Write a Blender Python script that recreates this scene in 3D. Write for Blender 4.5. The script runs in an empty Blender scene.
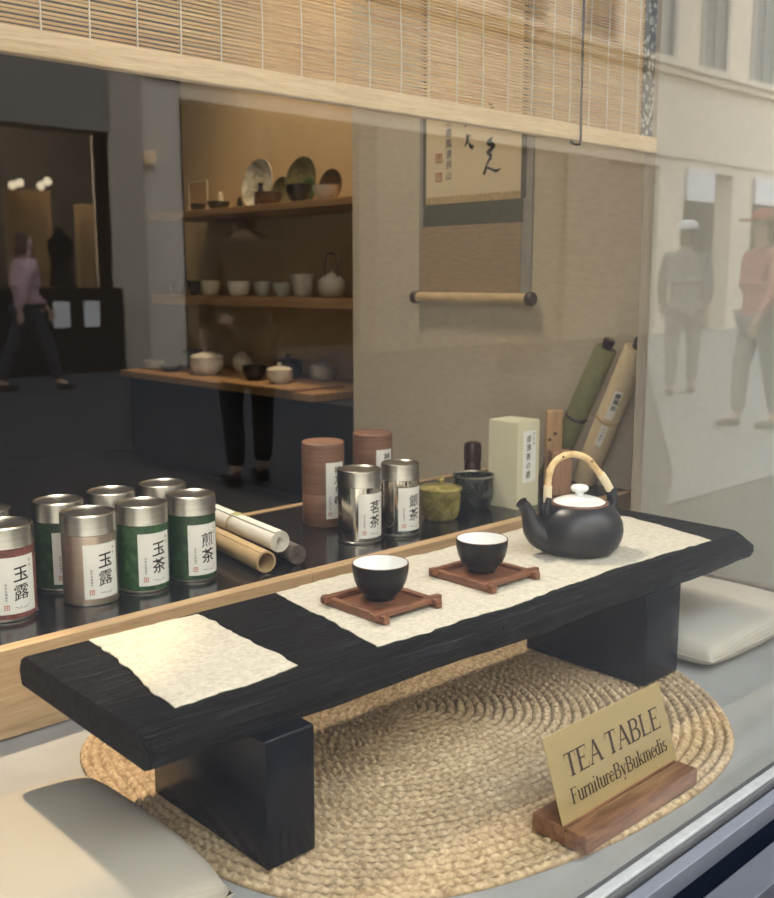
import bpy, bmesh, math, random
import numpy as np
from mathutils import Vector, Matrix, noise as mnoise
random.seed(7); np.random.seed(7)
PI = math.pi
C = bpy.context.scene.collection

# ------------------------------------------------------------------ helpers
def thing(name, label, cat, loc=(0, 0, 0), rotz=0, group=None):
    o = bpy.data.objects.new(name, None); C.objects.link(o)
    o.empty_display_size = .02
    o.location = loc; o.rotation_euler = (0, 0, rotz)
    o['label'] = label; o['category'] = cat
    if group: o['group'] = group
    return o
def tag(o, label, cat, group=None):
    o['label'] = label; o['category'] = cat
    if group: o['group'] = group
    return o
def mesh_of(bm, name, smooth=None):
    me = bpy.data.meshes.new(name)
    bmesh.ops.recalc_face_normals(bm, faces=bm.faces[:])
    bm.to_mesh(me); bm.free()
    if smooth is not None:
        me.polygons.foreach_set('use_smooth', [True] * len(me.polygons))
        try: me.set_sharp_from_angle(angle=math.radians(smooth))
        except Exception: pass
    return me
def obj(name, bm, m, parent=None, smooth=None, loc=None, rot=None):
    me = mesh_of(bm, name, smooth) if isinstance(bm, bmesh.types.BMesh) else bm
    o = bpy.data.objects.new(name, me); C.objects.link(o)
    for k in (m if isinstance(m, (list, tuple)) else [m]): me.materials.append(k)
    if parent: o.parent = parent
    if loc: o.location = loc
    if rot: o.rotation_euler = rot
    return o
def struct(name, bm, m, parent=None, smooth=None):
    o = obj(name, bm, m, parent, smooth)
    if parent is None: o['kind'] = 'structure'
    return o
def box(bm, x0, x1, y0, y1, z0, z1, bev=0, seg=2, mat=0, M=None):
    vs = [bm.verts.new((x, y, z)) for z in (z0, z1) for y in (y0, y1) for x in (x0, x1)]
    fs = [bm.faces.new([vs[i] for i in q]) for q in ((0, 2, 3, 1), (4, 5, 7, 6), (0, 1, 5, 4), (2, 6, 7, 3), (0, 4, 6, 2), (1, 3, 7, 5))]
    for f in fs: f.material_index = mat
    if M is not None:
        for v in vs: v.co = M @ v.co
    if bev:
        es = list({e for f in fs for e in f.edges})
        bmesh.ops.bevel(bm, geom=es, offset=bev, segments=seg, profile=.5, affect='EDGES')
    return vs
def bx(*a, **k):
    bm = bmesh.new(); box(bm, *a, **k); return bm
def lathe(bm, prof, seg=48, c=(0, 0, 0), cap0=False, cap1=False, mat=0):
    rings = []
    for r, z in prof:
        if r < 1e-6: rings.append([bm.verts.new((c[0], c[1], c[2] + z))])
        else: rings.append([bm.verts.new((c[0] + r * math.cos(2 * PI * k / seg), c[1] + r * math.sin(2 * PI * k / seg), c[2] + z)) for k in range(seg)])
    for a, b in zip(rings, rings[1:]):
        for k in range(seg):
            q = [a[k % len(a)], a[(k + 1) % len(a)], b[(k + 1) % len(b)], b[k % len(b)]]
            q = list(dict.fromkeys(q))
            if len(q) > 2:
                f = bm.faces.new(q); f.material_index = mat
    if cap0 and len(rings[0]) > 2: bm.faces.new(rings[0])
    if cap1 and len(rings[-1]) > 2: bm.faces.new(rings[-1])
    return bm
def lat(prof, seg=48, **k):
    return lathe(bmesh.new(), prof, seg, **k)
def tube(bm, pts, rad, seg=12, cap=True):
    pts = [Vector(p) for p in pts]; n = len(pts)
    rad = [rad] * n if not isinstance(rad, (list, tuple)) else rad
    up = None; rings = []
    for i, p in enumerate(pts):
        t = (pts[min(i + 1, n - 1)] - pts[max(i - 1, 0)]).normalized()
        if up is None:
            up = t.orthogonal().normalized()
        up = (up - t * up.dot(t)).normalized()
        b = t.cross(up)
        rings.append([bm.verts.new(p + (up * math.cos(2 * PI * k / seg) + b * math.sin(2 * PI * k / seg)) * rad[i]) for k in range(seg)])
    for a, b in zip(rings, rings[1:]):
        for k in range(seg): bm.faces.new((a[k], a[(k + 1) % seg], b[(k + 1) % seg], b[k]))
    if cap: bm.faces.new(rings[0]); bm.faces.new(rings[-1])
    return bm
def tb(*a, **k):
    return tube(bmesh.new(), *a, **k)
def smooth_path(pts, n=8):
    P = [Vector(p) for p in pts]; out = []
    for i in range(len(P) - 1):
        p0, p1, p2, p3 = P[max(i - 1, 0)], P[i], P[i + 1], P[min(i + 2, len(P) - 1)]
        for k in range(n):
            t = k / n
            out.append(.5 * ((2 * p1) + (p2 - p0) * t + (2 * p0 - 5 * p1 + 4 * p2 - p3) * t * t + (3 * p1 - p0 - 3 * p2 + p3) * t ** 3))
    out.append(P[-1]); return out

# ------------------------------------------------------------------ materials
def nt(name):
    m = bpy.data.materials.new(name); m.use_nodes = True
    t = m.node_tree; return m, t, t.nodes['Principled BSDF']
def ramp(t, fac, stops):
    r = t.nodes.new('ShaderNodeValToRGB')
    el = r.color_ramp.elements
    while len(el) < len(stops): el.new(.5)
    for e, (p, c) in zip(el, stops): e.position = p; e.color = (*c, 1)
    t.links.new(fac, r.inputs['Fac']); return r.outputs['Color']
def coords(t, scale=(1, 1, 1), kind='Object', rot=(0, 0, 0)):
    tc = t.nodes.new('ShaderNodeTexCoord'); mp = t.nodes.new('ShaderNodeMapping')
    mp.inputs['Scale'].default_value = scale; mp.inputs['Rotation'].default_value = rot
    t.links.new(tc.outputs[kind], mp.inputs['Vector']); return mp.outputs['Vector']
def noise(t, vec, scale=5, detail=4, rough=.55, dist=0):
    n = t.nodes.new('ShaderNodeTexNoise'); n.inputs['Scale'].default_value = scale
    n.inputs['Detail'].default_value = detail; n.inputs['Roughness'].default_value = rough; n.inputs['Distortion'].default_value = dist
    t.links.new(vec, n.inputs['Vector']); return n.outputs['Fac']
def bump(t, b, h, strength=.3, dist=.002):
    n = t.nodes.new('ShaderNodeBump'); n.inputs['Strength'].default_value = strength; n.inputs['Distance'].default_value = dist
    t.links.new(h, n.inputs['Height']); t.links.new(n.outputs['Normal'], b.inputs['Normal'])
def mixc(t, fac, a, b, mode='MIX'):
    n = t.nodes.new('ShaderNodeMix'); n.data_type = 'RGBA'; n.blend_type = mode
    for s, v in ((0, fac), (6, a), (7, b)):
        if hasattr(v, 'links'): t.links.new(v, n.inputs[s])
        elif s == 0: n.inputs[0].default_value = v
        else: n.inputs[s].default_value = (*v, 1)
    return n.outputs[2]
def plain(name, col, rough=.5, metal=0, var=.12, scale=30, bmp=0, bdist=.001, spec=.5, stretch=(1, 1, 1), coat=0):
    m, t, b = nt(name)
    v = coords(t, stretch); n = noise(t, v, scale, 5)
    c0 = tuple(max(0, x * (1 - var)) for x in col); c1 = tuple(min(1, x * (1 + var)) for x in col)
    t.links.new(ramp(t, n, [(.3, c0), (.7, c1)]), b.inputs['Base Color'])
    b.inputs['Roughness'].default_value = rough; b.inputs['Metallic'].default_value = metal
    b.inputs['Specular IOR Level'].default_value = spec; b.inputs['Coat Weight'].default_value = coat
    if bmp: bump(t, b, n, bmp, bdist)
    return m
def wood(name, dark, light, stretch, scale=6, rough=.5, bmp=.15, contrast=(.3, .7), coat=0):
    m, t, b = nt(name)
    v = coords(t, stretch); n = noise(t, v, scale, 6, .6, .6); n2 = noise(t, v, scale * 6, 3, .6)
    col = ramp(t, n, [(contrast[0], dark), (contrast[1], light)])
    fine = ramp(t, n2, [(.35, (.72, .72, .72)), (.6, (1, 1, 1))])
    t.links.new(mixc(t, .6, col, fine, 'MULTIPLY'), b.inputs['Base Color'])
    b.inputs['Roughness'].default_value = rough; b.inputs['Coat Weight'].default_value = coat
    if bmp: bump(t, b, n2, bmp, .001)
    return m
def weave(name, col, scale=900, rough=.9, var=.2, bmp=.3):
    m, t, b = nt(name)
    v = coords(t)
    w = []
    for d in ('X', 'Y'):
        k = t.nodes.new('ShaderNodeTexWave'); k.bands_direction = d; k.inputs['Scale'].default_value = scale / 6.28
        k.inputs['Distortion'].default_value = 1.5; k.inputs['Detail'].default_value = 1
        t.links.new(v, k.inputs['Vector']); w.append(k.outputs['Fac'])
    mx = t.nodes.new('ShaderNodeMath'); mx.operation = 'MULTIPLY'
    t.links.new(w[0], mx.inputs[0]); t.links.new(w[1], mx.inputs[1])
    n = noise(t, v, 60, 4)
    c = ramp(t, n, [(.3, tuple(x * (1 - var) for x in col)), (.7, col)])
    c2 = mixc(t, mx.outputs[0], tuple(x * .8 for x in col), c)
    t.links.new(c2, b.inputs['Base Color']); b.inputs['Roughness'].default_value = rough
    bump(t, b, mx.outputs[0], bmp, .0006)
    return m

M = {}
M['charred'], t, b = nt('charred_wood')
v = coords(t, (3.0, 48, 48)); n = noise(t, v, 3, 9, .72, .9); v2 = coords(t, (5, 95, 95)); n2 = noise(t, v2, 4, 6, .7, .4)
c = ramp(t, n, [(.36, (.002, .002, .003)), (.55, (.010, .010, .013)), (.68, (.050, .053, .067)), (.80, (.19, .205, .26))])
c = mixc(t, .8, c, ramp(t, n2, [(.38, (.25, .25, .26)), (.56, (1, 1, 1)), (.72, (1.6, 1.6, 1.7))]), 'MULTIPLY')
t.links.new(c, b.inputs['Base Color']); b.inputs['Roughness'].default_value = .5; b.inputs['Specular IOR Level'].default_value = .16
mm = t.nodes.new('ShaderNodeMath'); mm.operation = 'ADD'; t.links.new(n, mm.inputs[0]); t.links.new(n2, mm.inputs[1])
bump(t, b, mm.outputs[0], 1.0, .007)
M['leg_black'] = plain('black_lacquered_wood', (.004, .0045, .0075), .22, var=.3, scale=12, spec=.22, bmp=.05)
M['lacquer'] = plain('black_lacquer_top', (.010, .010, .012), .16, var=.2, scale=8, spec=.5)
M['oak'] = wood('pale_oak', (.34, .215, .11), (.56, .385, .215), (3, 60, 60), 2.2, .5, .1, (.25, .72))
M['oak_dark'] = wood('oak_edge_band', (.40, .255, .13), (.60, .42, .24), (3, 60, 60), 2.2, .45, .1)
M['rail_oak'] = wood('blind_rail_wood', (.50, .36, .20), (.66, .50, .31), (3, 50, 50), 2, .55, .08)
M['floor'] = plain('grey_polished_screed', (.315, .315, .31), .35, var=.12, scale=9, bmp=.03)
M['street'] = plain('dark_asphalt', (.026, .029, .040), .75, var=.25, scale=6)
M['paving'] = plain('pale_lit_paving', (.22, .22, .215), .7, var=.12, scale=4)
M['beige'] = plain('beige_grasscloth_wall', (.47, .40, .30), .9, var=.06, scale=40, stretch=(1, 1, 3), bmp=.1)
M['warmwall'] = plain('warm_plaster_recess', (.50, .37, .21), .9, var=.05, scale=14, bmp=.05)
M['panel'] = weave('pale_linen_panel', (.43, .42, .375), 700, .9, .06, .15)
M['base'] = plain('taupe_skirting', (.22, .20, .17), .6)
M['trimwood'] = wood('panel_edge_batten', (.30, .25, .20), (.38, .33, .265), (40, 40, 3), 2, .6)
M['char_wall'] = plain('charcoal_wall', (.013, .013, .015), .8, var=.15, scale=5)
M['black_floor'] = plain('black_interior_floor', (.012, .012, .014), .5, var=.2, scale=5)
M['black_cab'] = plain('black_cabinet_front', (.012, .012, .013), .5, var=.2, scale=5)
M['ceil'] = plain('dim_ceiling', (.08, .065, .05), .9)
M['dispceil'] = plain('white_display_ceiling', (.7, .69, .66), .9)
M['outwall'] = plain('shop_render', (.32, .31, .29), .9, var=.08)
M['alu'] = plain('satin_aluminium', (.095, .105, .13), .5, 0, var=.05, scale=40)
M['alu_white'] = plain('pale_frame_strip', (.50, .51, .53), .85, 0, var=.10, scale=90, spec=.1)
M['alu_dark'] = plain('dark_frame_groove', (.003, .004, .008), .8, 0, var=.1, spec=0)
M['alu_grey'] = plain('grey_frame_profile', (.05, .055, .07), .5, 0, var=.08, spec=.3)
M['rubber'] = plain('grey_gasket', (.10, .10, .11), .6)

# blind slats
M['slat'], t, b = nt('split_bamboo_slats')
v = coords(t, (2.5, 1, 217)); n = noise(t, v, 1.0, 3, .6)
v2 = coords(t, (5, 5, 14)); n2 = noise(t, v2, 1.3, 5, .6)
c = ramp(t, n, [(.25, (.24, .115, .035)), (.5, (.44, .255, .085)), (.75, (.58, .385, .165))])
c2 = ramp(t, n2, [(.36, (.78, .62, .46)), (.5, (1, 1, 1)), (.7, (.93, .93, .80))])
t.links.new(mixc(t, .8, c, c2, 'MULTIPLY'), b.inputs['Base Color']); b.inputs['Roughness'].default_value = .5
M['thread'] = plain('pale_warp_thread', (.52, .47, .38), .8)
M['cord'] = plain('dark_pull_cord', (.012, .010, .009), .8, spec=.1)
M['brocade'], t, b = nt('grey_brocade_binding')
vo = t.nodes.new('ShaderNodeTexVoronoi'); vo.inputs['Scale'].default_value = 95; t.links.new(coords(t), vo.inputs['Vector'])
t.links.new(ramp(t, vo.outputs['Distance'], [(.25, (.30, .30, .28)), (.42, (.16, .165, .16)), (.55, (.035, .037, .04))]), b.inputs['Base Color']); b.inputs['Roughness'].default_value = .85

M['jute'], t, b = nt('braided_jute')
at = t.nodes.new('ShaderNodeAttribute'); at.attribute_name = 'strand'
n = noise(t, coords(t), 160, 4); n2 = noise(t, coords(t), 14, 3)
c = ramp(t, n, [(.3, (.27, .185, .105)), (.55, (.52, .395, .25)), (.8, (.72, .59, .42))])
c = mixc(t, .5, c, ramp(t, n2, [(.35, (.72, .68, .6)), (.6, (1, 1, 1))]), 'MULTIPLY')
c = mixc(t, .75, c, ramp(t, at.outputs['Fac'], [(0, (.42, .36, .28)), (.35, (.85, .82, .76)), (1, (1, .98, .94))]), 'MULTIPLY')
t.links.new(c, b.inputs['Base Color']); b.inputs['Roughness'].default_value = .85
bump(t, b, n, .5, .002)
M['mat'] = plain('natural_handwoven_cloth', (.50, .455, .375), .95, var=.16, scale=190, bmp=.9, bdist=.001)
M['cushion'] = weave('oatmeal_linen', (.40, .36, .30), 1100, .95, .10, .08)
M['cushion_pale'] = weave('natural_linen', (.47, .44, .385), 1100, .95, .08, .08)
M['tray'] = wood('reddish_wood', (.10, .036, .018), (.24, .095, .045), (8, 40, 40), 2.5, .4, .08)
M['tray2'] = wood('reddish_wood_cross', (.10, .036, .018), (.24, .095, .045), (40, 8, 40), 2.5, .4, .08)
M['walnut'] = wood('walnut_block', (.10, .042, .022), (.30, .15, .08), (6, 50, 50), 2.2, .4, .08)
M['brass'] = plain('gold_metal_plate', (.55, .425, .215), .36, .75, var=.05, scale=60, stretch=(1, 12, 12))
M['ink_brown'] = plain('dark_brown_engraving', (.035, .018, .008), .6)
M['clay'] = plain('matt_black_stoneware', (.016, .015, .018), .36, var=.2, scale=70, bmp=.08, bdist=.0006)
M['clay_cup'] = plain('satin_black_glaze', (.009, .009, .010), .3, var=.25, scale=60, spec=.3)
M['clay_rim'] = plain('brown_clay_rim', (.16, .075, .045), .6)
M['white_glaze'] = plain('white_glaze', (.78, .78, .77), .22, var=.02)
M['bamboo'], t, b = nt('bent_bamboo')
n = noise(t, coords(t, (30, 30, 30)), 2, 4)
t.links.new(ramp(t, n, [(.3, (.52, .33, .13)), (.6, (.72, .52, .27)), (.8, (.80, .63, .38))]), b.inputs['Base Color']); b.inputs['Roughness'].default_value = .4
M['cane'] = plain('pale_cane_wrap', (.74, .62, .42), .6, var=.15, scale=400, stretch=(1, 1, 3), bmp=.4)
M['node'] = plain('bamboo_node', (.10, .045, .02), .6)

M['steel'] = plain('brushed_tin_lid', (.38, .365, .335), .3, 1, var=.07, scale=20, stretch=(1, 1, 14), bmp=.02)
M['steel_bright'] = plain('tin_metal_body', (.58, .545, .48), .15, 1, var=.05, scale=20, stretch=(1, 1, 14))
M['steel_rose'] = plain('rosy_tin_body', (.50, .41, .34), .34, .9, var=.07, scale=20, stretch=(1, 1, 14))
def paper_print(name, c0, c1, c2, scale=70):
    m, t, b = nt(name)
    n = noise(t, coords(t), scale, 6, .7, .8)
    t.links.new(ramp(t, n, [(.36, c0), (.5, c1), (.66, c2)]), b.inputs['Base Color']); b.inputs['Roughness'].default_value = .4
    return m
M['green_a'] = paper_print('green_washi', (.010, .035, .012), (.022, .075, .026), (.05, .12, .05))
M['green_b'] = paper_print('deep_green_washi', (.008, .022, .010), (.016, .05, .02), (.035, .085, .035))
M['red_washi'] = paper_print('dusty_red_washi', (.10, .025, .022), (.17, .05, .045), (.26, .10, .09))
M['label'] = plain('white_label_paper', (.74, .74, .71), .7, var=.03)
M['ink'] = plain('black_ink', (.012, .012, .013), .7)
M['ink_grey'] = plain('grey_ink', (.16, .16, .16), .7)
M['seal'] = plain('red_seal_ink', (.50, .13, .09), .7)
M['seal_faint'] = plain('faded_red_seal', (.52, .22, .12), .8)
M['bark'] = wood('cherry_bark', (.155, .072, .042), (.25, .125, .078), (1, 1, 30), 4, .5, .2)
M['green_glaze'] = paper_print('olive_green_glaze', (.075, .065, .015), (.19, .16, .045), (.33, .28, .10), 30)
M['dark_glaze'] = paper_print('dark_tenmoku_glaze', (.008, .009, .008), (.02, .024, .022), (.055, .065, .06), 45)
for k in ('green_glaze', 'dark_glaze'): M[k].node_tree.nodes['Principled BSDF'].inputs['Roughness'].default_value = .14
M['silver_rim'] = plain('silvery_rim_glaze', (.30, .28, .22), .25, .6)
M['boxpaper'] = plain('cream_paperboard', (.60, .57, .41), .8, var=.04, scale=20)
M['brownlac'] = plain('dark_brown_lacquer', (.045, .016, .012), .25, var=.3, scale=40, stretch=(1, 1, 8))
M['lightwood'] = wood('light_cedar', (.42, .24, .11), (.62, .40, .21), (30, 30, 4), 2, .6)
M['pinkwood'] = wood('reddish_cedar', (.30, .15, .085), (.45, .25, .15), (30, 30, 4), 2, .6)
M['scroll_green'] = plain('olive_silk_mount', (.165, .165, .065), .75, var=.12, scale=90)
M['scroll_beige'] = plain('cream_silk_mount', (.56, .44, .27), .75, var=.08, scale=90)
M['paper_white'] = plain('white_scroll_paper', (.72, .69, .61), .85, var=.05)
M['kraft'] = plain('tan_kraft_paper', (.46, .32, .165), .75, var=.07, scale=25)
M['greyroll'] = plain('grey_brown_fabric', (.11, .088, .072), .85, var=.15, scale=90)
M['string'] = plain('jute_string', (.45, .32, .17), .9)
M['leaf'] = plain('yellow_green_tag', (.42, .46, .16), .7)
M['hs_paper'] = plain('aged_scroll_paper', (.62, .50, .32), .9, var=.06, scale=12)
M['hs_strip'] = plain('patterned_silk_strip', (.40, .28, .12), .8, var=.3, scale=130)
M['hs_green'] = plain('dark_green_brocade', (.045, .050, .026), .85, var=.35, scale=150)
M['hs_lower'] = plain('golden_brown_silk', (.29, .20, .11), .85, var=.14, scale=30, stretch=(1, 1, 6))
M['hs_border'] = plain('dark_silk_border', (.06, .05, .035), .85)
M['hs_back'] = plain('grey_scroll_backing', (.26, .24, .22), .9)
M['roller'] = plain('pale_roller_wood', (.55, .40, .22), .5)
M['knob'] = plain('dark_roller_knob', (.035, .016, .013), .3)
M['shelfwood'] = wood('warm_shelf_wood', (.30, .165, .07), (.46, .275, .13), (50, 3, 50), 2, .5)

def glassmat():
    m = bpy.data.materials.new('clear_window_glass'); m.use_nodes = True; t = m.node_tree; t.nodes.clear()
    o = t.nodes.new('ShaderNodeOutputMaterial'); mx = t.nodes.new('ShaderNodeMixShader')
    tr = t.nodes.new('ShaderNodeBsdfTransparent'); tr.inputs['Color'].default_value = (.96, .97, .965, 1)
    gl = t.nodes.new('ShaderNodeBsdfGlossy'); gl.inputs['Roughness'].default_value = 0.0
    lw = t.nodes.new('ShaderNodeLayerWeight'); lw.inputs['Blend'].default_value = .5      # Facing = 1 - cos, the same from both sides
    a = t.nodes.new('ShaderNodeMath'); a.operation = 'POWER'; a.inputs[1].default_value = 5
    q = t.nodes.new('ShaderNodeMath'); q.operation = 'MULTIPLY_ADD'; q.inputs[1].default_value = .957; q.inputs[2].default_value = .043
    t.links.new(lw.outputs['Facing'], a.inputs[0]); t.links.new(a.outputs[0], q.inputs[0])   # each of the two faces reflects this share
    t.links.new(q.outputs[0], mx.inputs[0]); t.links.new(tr.outputs[0], mx.inputs[1]); t.links.new(gl.outputs[0], mx.inputs[2])
    t.links.new(mx.outputs[0], o.inputs['Surface']); return m
M['glass'] = glassmat()
def emis(name, col, s):
    m, t, b = nt(name); b.inputs['Base Color'].default_value = (*col, 1)
    b.inputs['Emission Color'].default_value = (*col, 1); b.inputs['Emission Strength'].default_value = s; return m

# ------------------------------------------------------------------ text and brush marks
_cache = {}
def glyph(text):
    """(verts, faces) of TEXT in a unit em, centred"""
    if text in _cache: return _cache[text]
    cu = bpy.data.curves.new('txt', 'FONT'); cu.body = text; cu.size = 1; cu.resolution_u = 3; cu.offset = .004 if text in '銀露煎御薄' else .012
    o = bpy.data.objects.new('txt', cu); C.objects.link(o)
    dg = bpy.context.evaluated_depsgraph_get(); dg.update()
    me = bpy.data.meshes.new_from_object(o.evaluated_get(dg))
    vs = [(v.co.x, v.co.y) for v in me.vertices]; fs = [tuple(p.vertices) for p in me.polygons]
    bpy.data.objects.remove(o); bpy.data.curves.remove(cu); bpy.data.meshes.remove(me)
    if vs:
        xs = [p[0] for p in vs]; ys = [p[1] for p in vs]
        cx, cy = (min(xs) + max(xs)) / 2, (min(ys) + max(ys)) / 2
        vs = [(x - cx, y - cy) for x, y in vs]
    _cache[text] = (vs, fs); return vs, fs
def put_text(bm, text, u, v, size, jit=.02, slant=0, mat=0, cut=.0016):
    vs, fs = glyph(text)
    b2 = bmesh.new(); L = []
    for x, y in vs:
        w = mnoise.noise_vector(Vector((x * 2.3 + ord(text[0]) % 17, y * 2.3, size * 400))) * jit
        L.append(b2.verts.new((u + (x + slant * y + w.x) * size, v + (y + w.y + .10 * x * (1 if jit else 0)) * size, 0)))
    for f in fs:
        try: b2.faces.new([L[i] for i in f])
        except ValueError: pass
    if cut and size > .004:
        k = int(size / cut) + 1
        for i in range(-k, k + 1):
            bmesh.ops.bisect_plane(b2, geom=b2.verts[:] + b2.edges[:] + b2.faces[:], plane_co=(u + i * cut, 0, 0), plane_no=(1, 0, 0))
    mp = {w: bm.verts.new(w.co) for w in b2.verts}
    for f in b2.faces:
        g = bm.faces.new([mp[w] for w in f.verts]); g.material_index = mat
    b2.free()
def brush(bm, pts, ws, mat=0, z=0):
    """ink stroke through 2D points with the widths WS"""
    P = smooth_path([(x, y, 0) for x, y in pts], 5); n = len(P)
    W = np.interp(np.linspace(0, 1, n), np.linspace(0, 1, len(ws)), ws)
    prev = None
    for i, p in enumerate(P):
        t = P[min(i + 1, n - 1)] - P[max(i - 1, 0)]
        nn = Vector((-t.y, t.x, 0)).normalized() * W[i] / 2
        a, c = bm.verts.new((p.x + nn.x, p.y + nn.y, z)), bm.verts.new((p.x - nn.x, p.y - nn.y, z))
        if prev: f = bm.faces.new((prev[0], a, c, prev[1])); f.material_index = mat
        prev = (a, c)
def squiggle(bm, u, v, w, h, n=9, mat=0, wd=.0004, vert=False):
    rnd = random.Random(int(u * 1e5) + n)
    pts = []
    for i in range(n):
        s = i / (n - 1); o = (rnd.random() - .5) * h
        pts.append((u + o, v - s * w) if vert else (u + s * w, v + o))
    brush(bm, pts, [wd, wd * 1.5, wd, wd * 1.3, wd], mat)
def square_ring(bm, u, v, s, w, mat=0):
    for (x0, x1, y0, y1) in ((-s, s, s - w, s), (-s, s, -s, -s + w), (-s, -s + w, -s, s), (s - w, s, -s, s), (-s * .55, s * .5, -.1 * s, .12 * s), (-.1 * s, .12 * s, -s * .6, s * .55), (-s * .5, s * .5, .4 * s, .55 * s)):
        q = [bm.verts.new((u + a, v + c, 0)) for a, c in ((x0, y0), (x1, y0), (x1, y1), (x0, y1))]
        f = bm.faces.new(q); f.material_index = mat
def wrap(bm, r, th):
    for w in bm.verts:
        a = th + w.co.x / r
        w.co = Vector((r * math.cos(a), r * math.sin(a), w.co.y))
    return bm
def patch(w, z0, z1, r, th, n=24):
    bm = bmesh.new(); pr = None
    for i in range(n + 1):
        a = th + (i / n - .5) * w / r
        p = [bm.verts.new((r * math.cos(a), r * math.sin(a), z)) for z in (z0, z1)]
        if pr: bm.faces.new((pr[0], p[0], p[1], pr[1]))
        pr = p
    return bm
def grid_patch(p0, ux, uy):
    """flat quad: corner p0, edges ux and uy"""
    bm = bmesh.new(); p0, ux, uy = Vector(p0), Vector(ux), Vector(uy)
    bm.faces.new([bm.verts.new(q) for q in (p0, p0 + ux, p0 + ux + uy, p0 + uy)]); return bm
def place(bm, origin, ux, uy):
    """2D marks -> plane"""
    o, a, c = Vector(origin), Vector(ux), Vector(uy)
    for w in bm.verts: w.co = o + a * w.co.x + c * w.co.y
    return bm

# serif capitals and small letters built from strokes (unit = cap height)
TH, TN, SF = .19, .075, .06
def serif_glyphs():
    G = {}
    def L(x0, y0, x1, y1, w): return ('l', x0, y0, x1, y1, w)
    def S(x0, x1, y): return ('r', x0, x1, y, y + SF)            # flat serif slab
    def A(cx, cy, rx, ry, a0, a1, w0, w1): return ('a', cx, cy, rx, ry, a0, a1, w0, w1)
    xh = .68
    G['T'] = (.92, [L(.46, 0, .46, 1, TH), ('r', .04, .88, 1 - SF, 1), L(.055, .74, .055, 1, .035), L(.865, .74, .865, 1, .035), S(.29, .63, 0)])
    G['E'] = (.92, [L(.2, 0, .2, 1, TH), ('r', .04, .8, 1 - SF, 1), ('r', .04, .84, 0, SF), ('r', .2, .62, .5, .5 + SF), L(.79, .77, .79, 1, .035), L(.83, 0, .83, .25, .035), L(.61, .39, .61, .66, .035)])
    G['A'] = (1.06, [L(.12, 0, .53, 1, TN), L(.53, 1, .92, 0, TH), ('r', .26, .76, .33, .33 + SF), S(.0, .27, 0), S(.76, 1.06, 0)])
    G['B'] = (.97, [L(.2, 0, .2, 1, TH), ('r', .04, .52, 1 - SF, 1), ('r', .04, .55, 0, SF), ('r', .2, .55, .5, .5 + SF), A(.5, .76, .26, .225, -90, 90, TN, TH), A(.53, .27, .31, .255, -90, 90, TN, TH)])
    G['L'] = (.9, [L(.2, 0, .2, 1, TH), S(.04, .38, 1 - SF), ('r', .04, .84, 0, SF), L(.83, 0, .83, .26, .035)])
    G['F'] = (.84, [L(.2, 0, .2, 1, TH), ('r', .04, .78, 1 - SF, 1), S(.04, .38, 0), ('r', .2, .6, .5, .5 + SF), L(.77, .76, .77, 1, .035), L(.59, .39, .59, .65, .035)])
    G['u'] = (.76, [L(.15, .2, .15, xh, TH), A(.36, .2, .21, .19, 180, 350, TH, TN), L(.57, 0, .57, xh, TH), S(.01, .2, xh - SF), S(.44, .62, xh - SF), S(.57, .74, 0)])
    G['r'] = (.52, [L(.15, 0, .15, xh, TH), A(.36, .45, .2, .2, 60, 170, .1, TN), S(.02, .32, 0), S(.01, .2, xh - SF), ('d', .43, .6, .065)])
    G['n'] = (.76, [L(.15, 0, .15, xh, TH), A(.37, .47, .2, .2, 0, 180, TH, TN), L(.57, 0, .57, .48, TH), S(.02, .3, 0), S(.44, .72, 0), S(.01, .2, xh - SF)])
    G['i'] = (.4, [L(.19, 0, .19, xh, TH), S(.04, .35, 0), S(.05, .24, xh - SF), ('d', .18, .92, .085)])
    G['t'] = (.44, [L(.2, .15, .2, .88, TH), A(.34, .17, .14, .15, 180, 300, TH, TN), ('r', .03, .4, xh - SF, xh)])
    G['e'] = (.66, [A(.34, .34, .26, .32, 35, 325, TN, TN), A(.34, .34, .26, .32, 110, 250, TN, TH), ('r', .1, .6, .37, .37 + SF), A(.34, .34, .26, .32, 0, 60, TN, TN)])
    G['y'] = (.74, [L(.12, xh, .38, .02, TH), L(.64, xh, .33, -.2, TN), S(.0, .27, xh - SF), S(.5, .74, xh - SF), ('d', .24, -.24, .08), L(.33, -.2, .24, -.27, TN)])
    G['k'] = (.76, [L(.15, 0, .15, 1, TH), L(.2, .28, .55, xh - .03, TN), L(.32, .38, .63, .02, TH), S(.02, .29, 0), S(.01, .2, 1 - SF), S(.42, .68, xh - SF), S(.5, .76, 0)])
    G['m'] = (1.16, [L(.15, 0, .15, xh, TH), A(.36, .47, .19, .2, 0, 180, TH, TN), L(.55, 0, .55, .48, TH), A(.76, .47, .2, .2, 0, 180, TH, TN), L(.97, 0, .97, .48, TH), S(.02, .29, 0), S(.43, .68, 0), S(.85, 1.12, 0), S(.01, .2, xh - SF)])
    G['d'] = (.76, [A(.33, .33, .25, .32, 0, 360, TN, TN), A(.33, .33, .25, .32, 110, 250, TN, TH), L(.57, 0, .57, 1, TH), S(.42, .62, 1 - SF), S(.57, .74, 0)])
    G['s'] = (.56, [A(.28, .5, .17, .16, 40, 270, TN, TH), A(.28, .18, .19, .16, -140, 90, TN, TH), L(.44, .5, .44, xh, .035), L(.09, .02, .09, .2, .035)])
    G[' '] = (.38, [])
    return G
SG = serif_glyphs()
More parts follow.
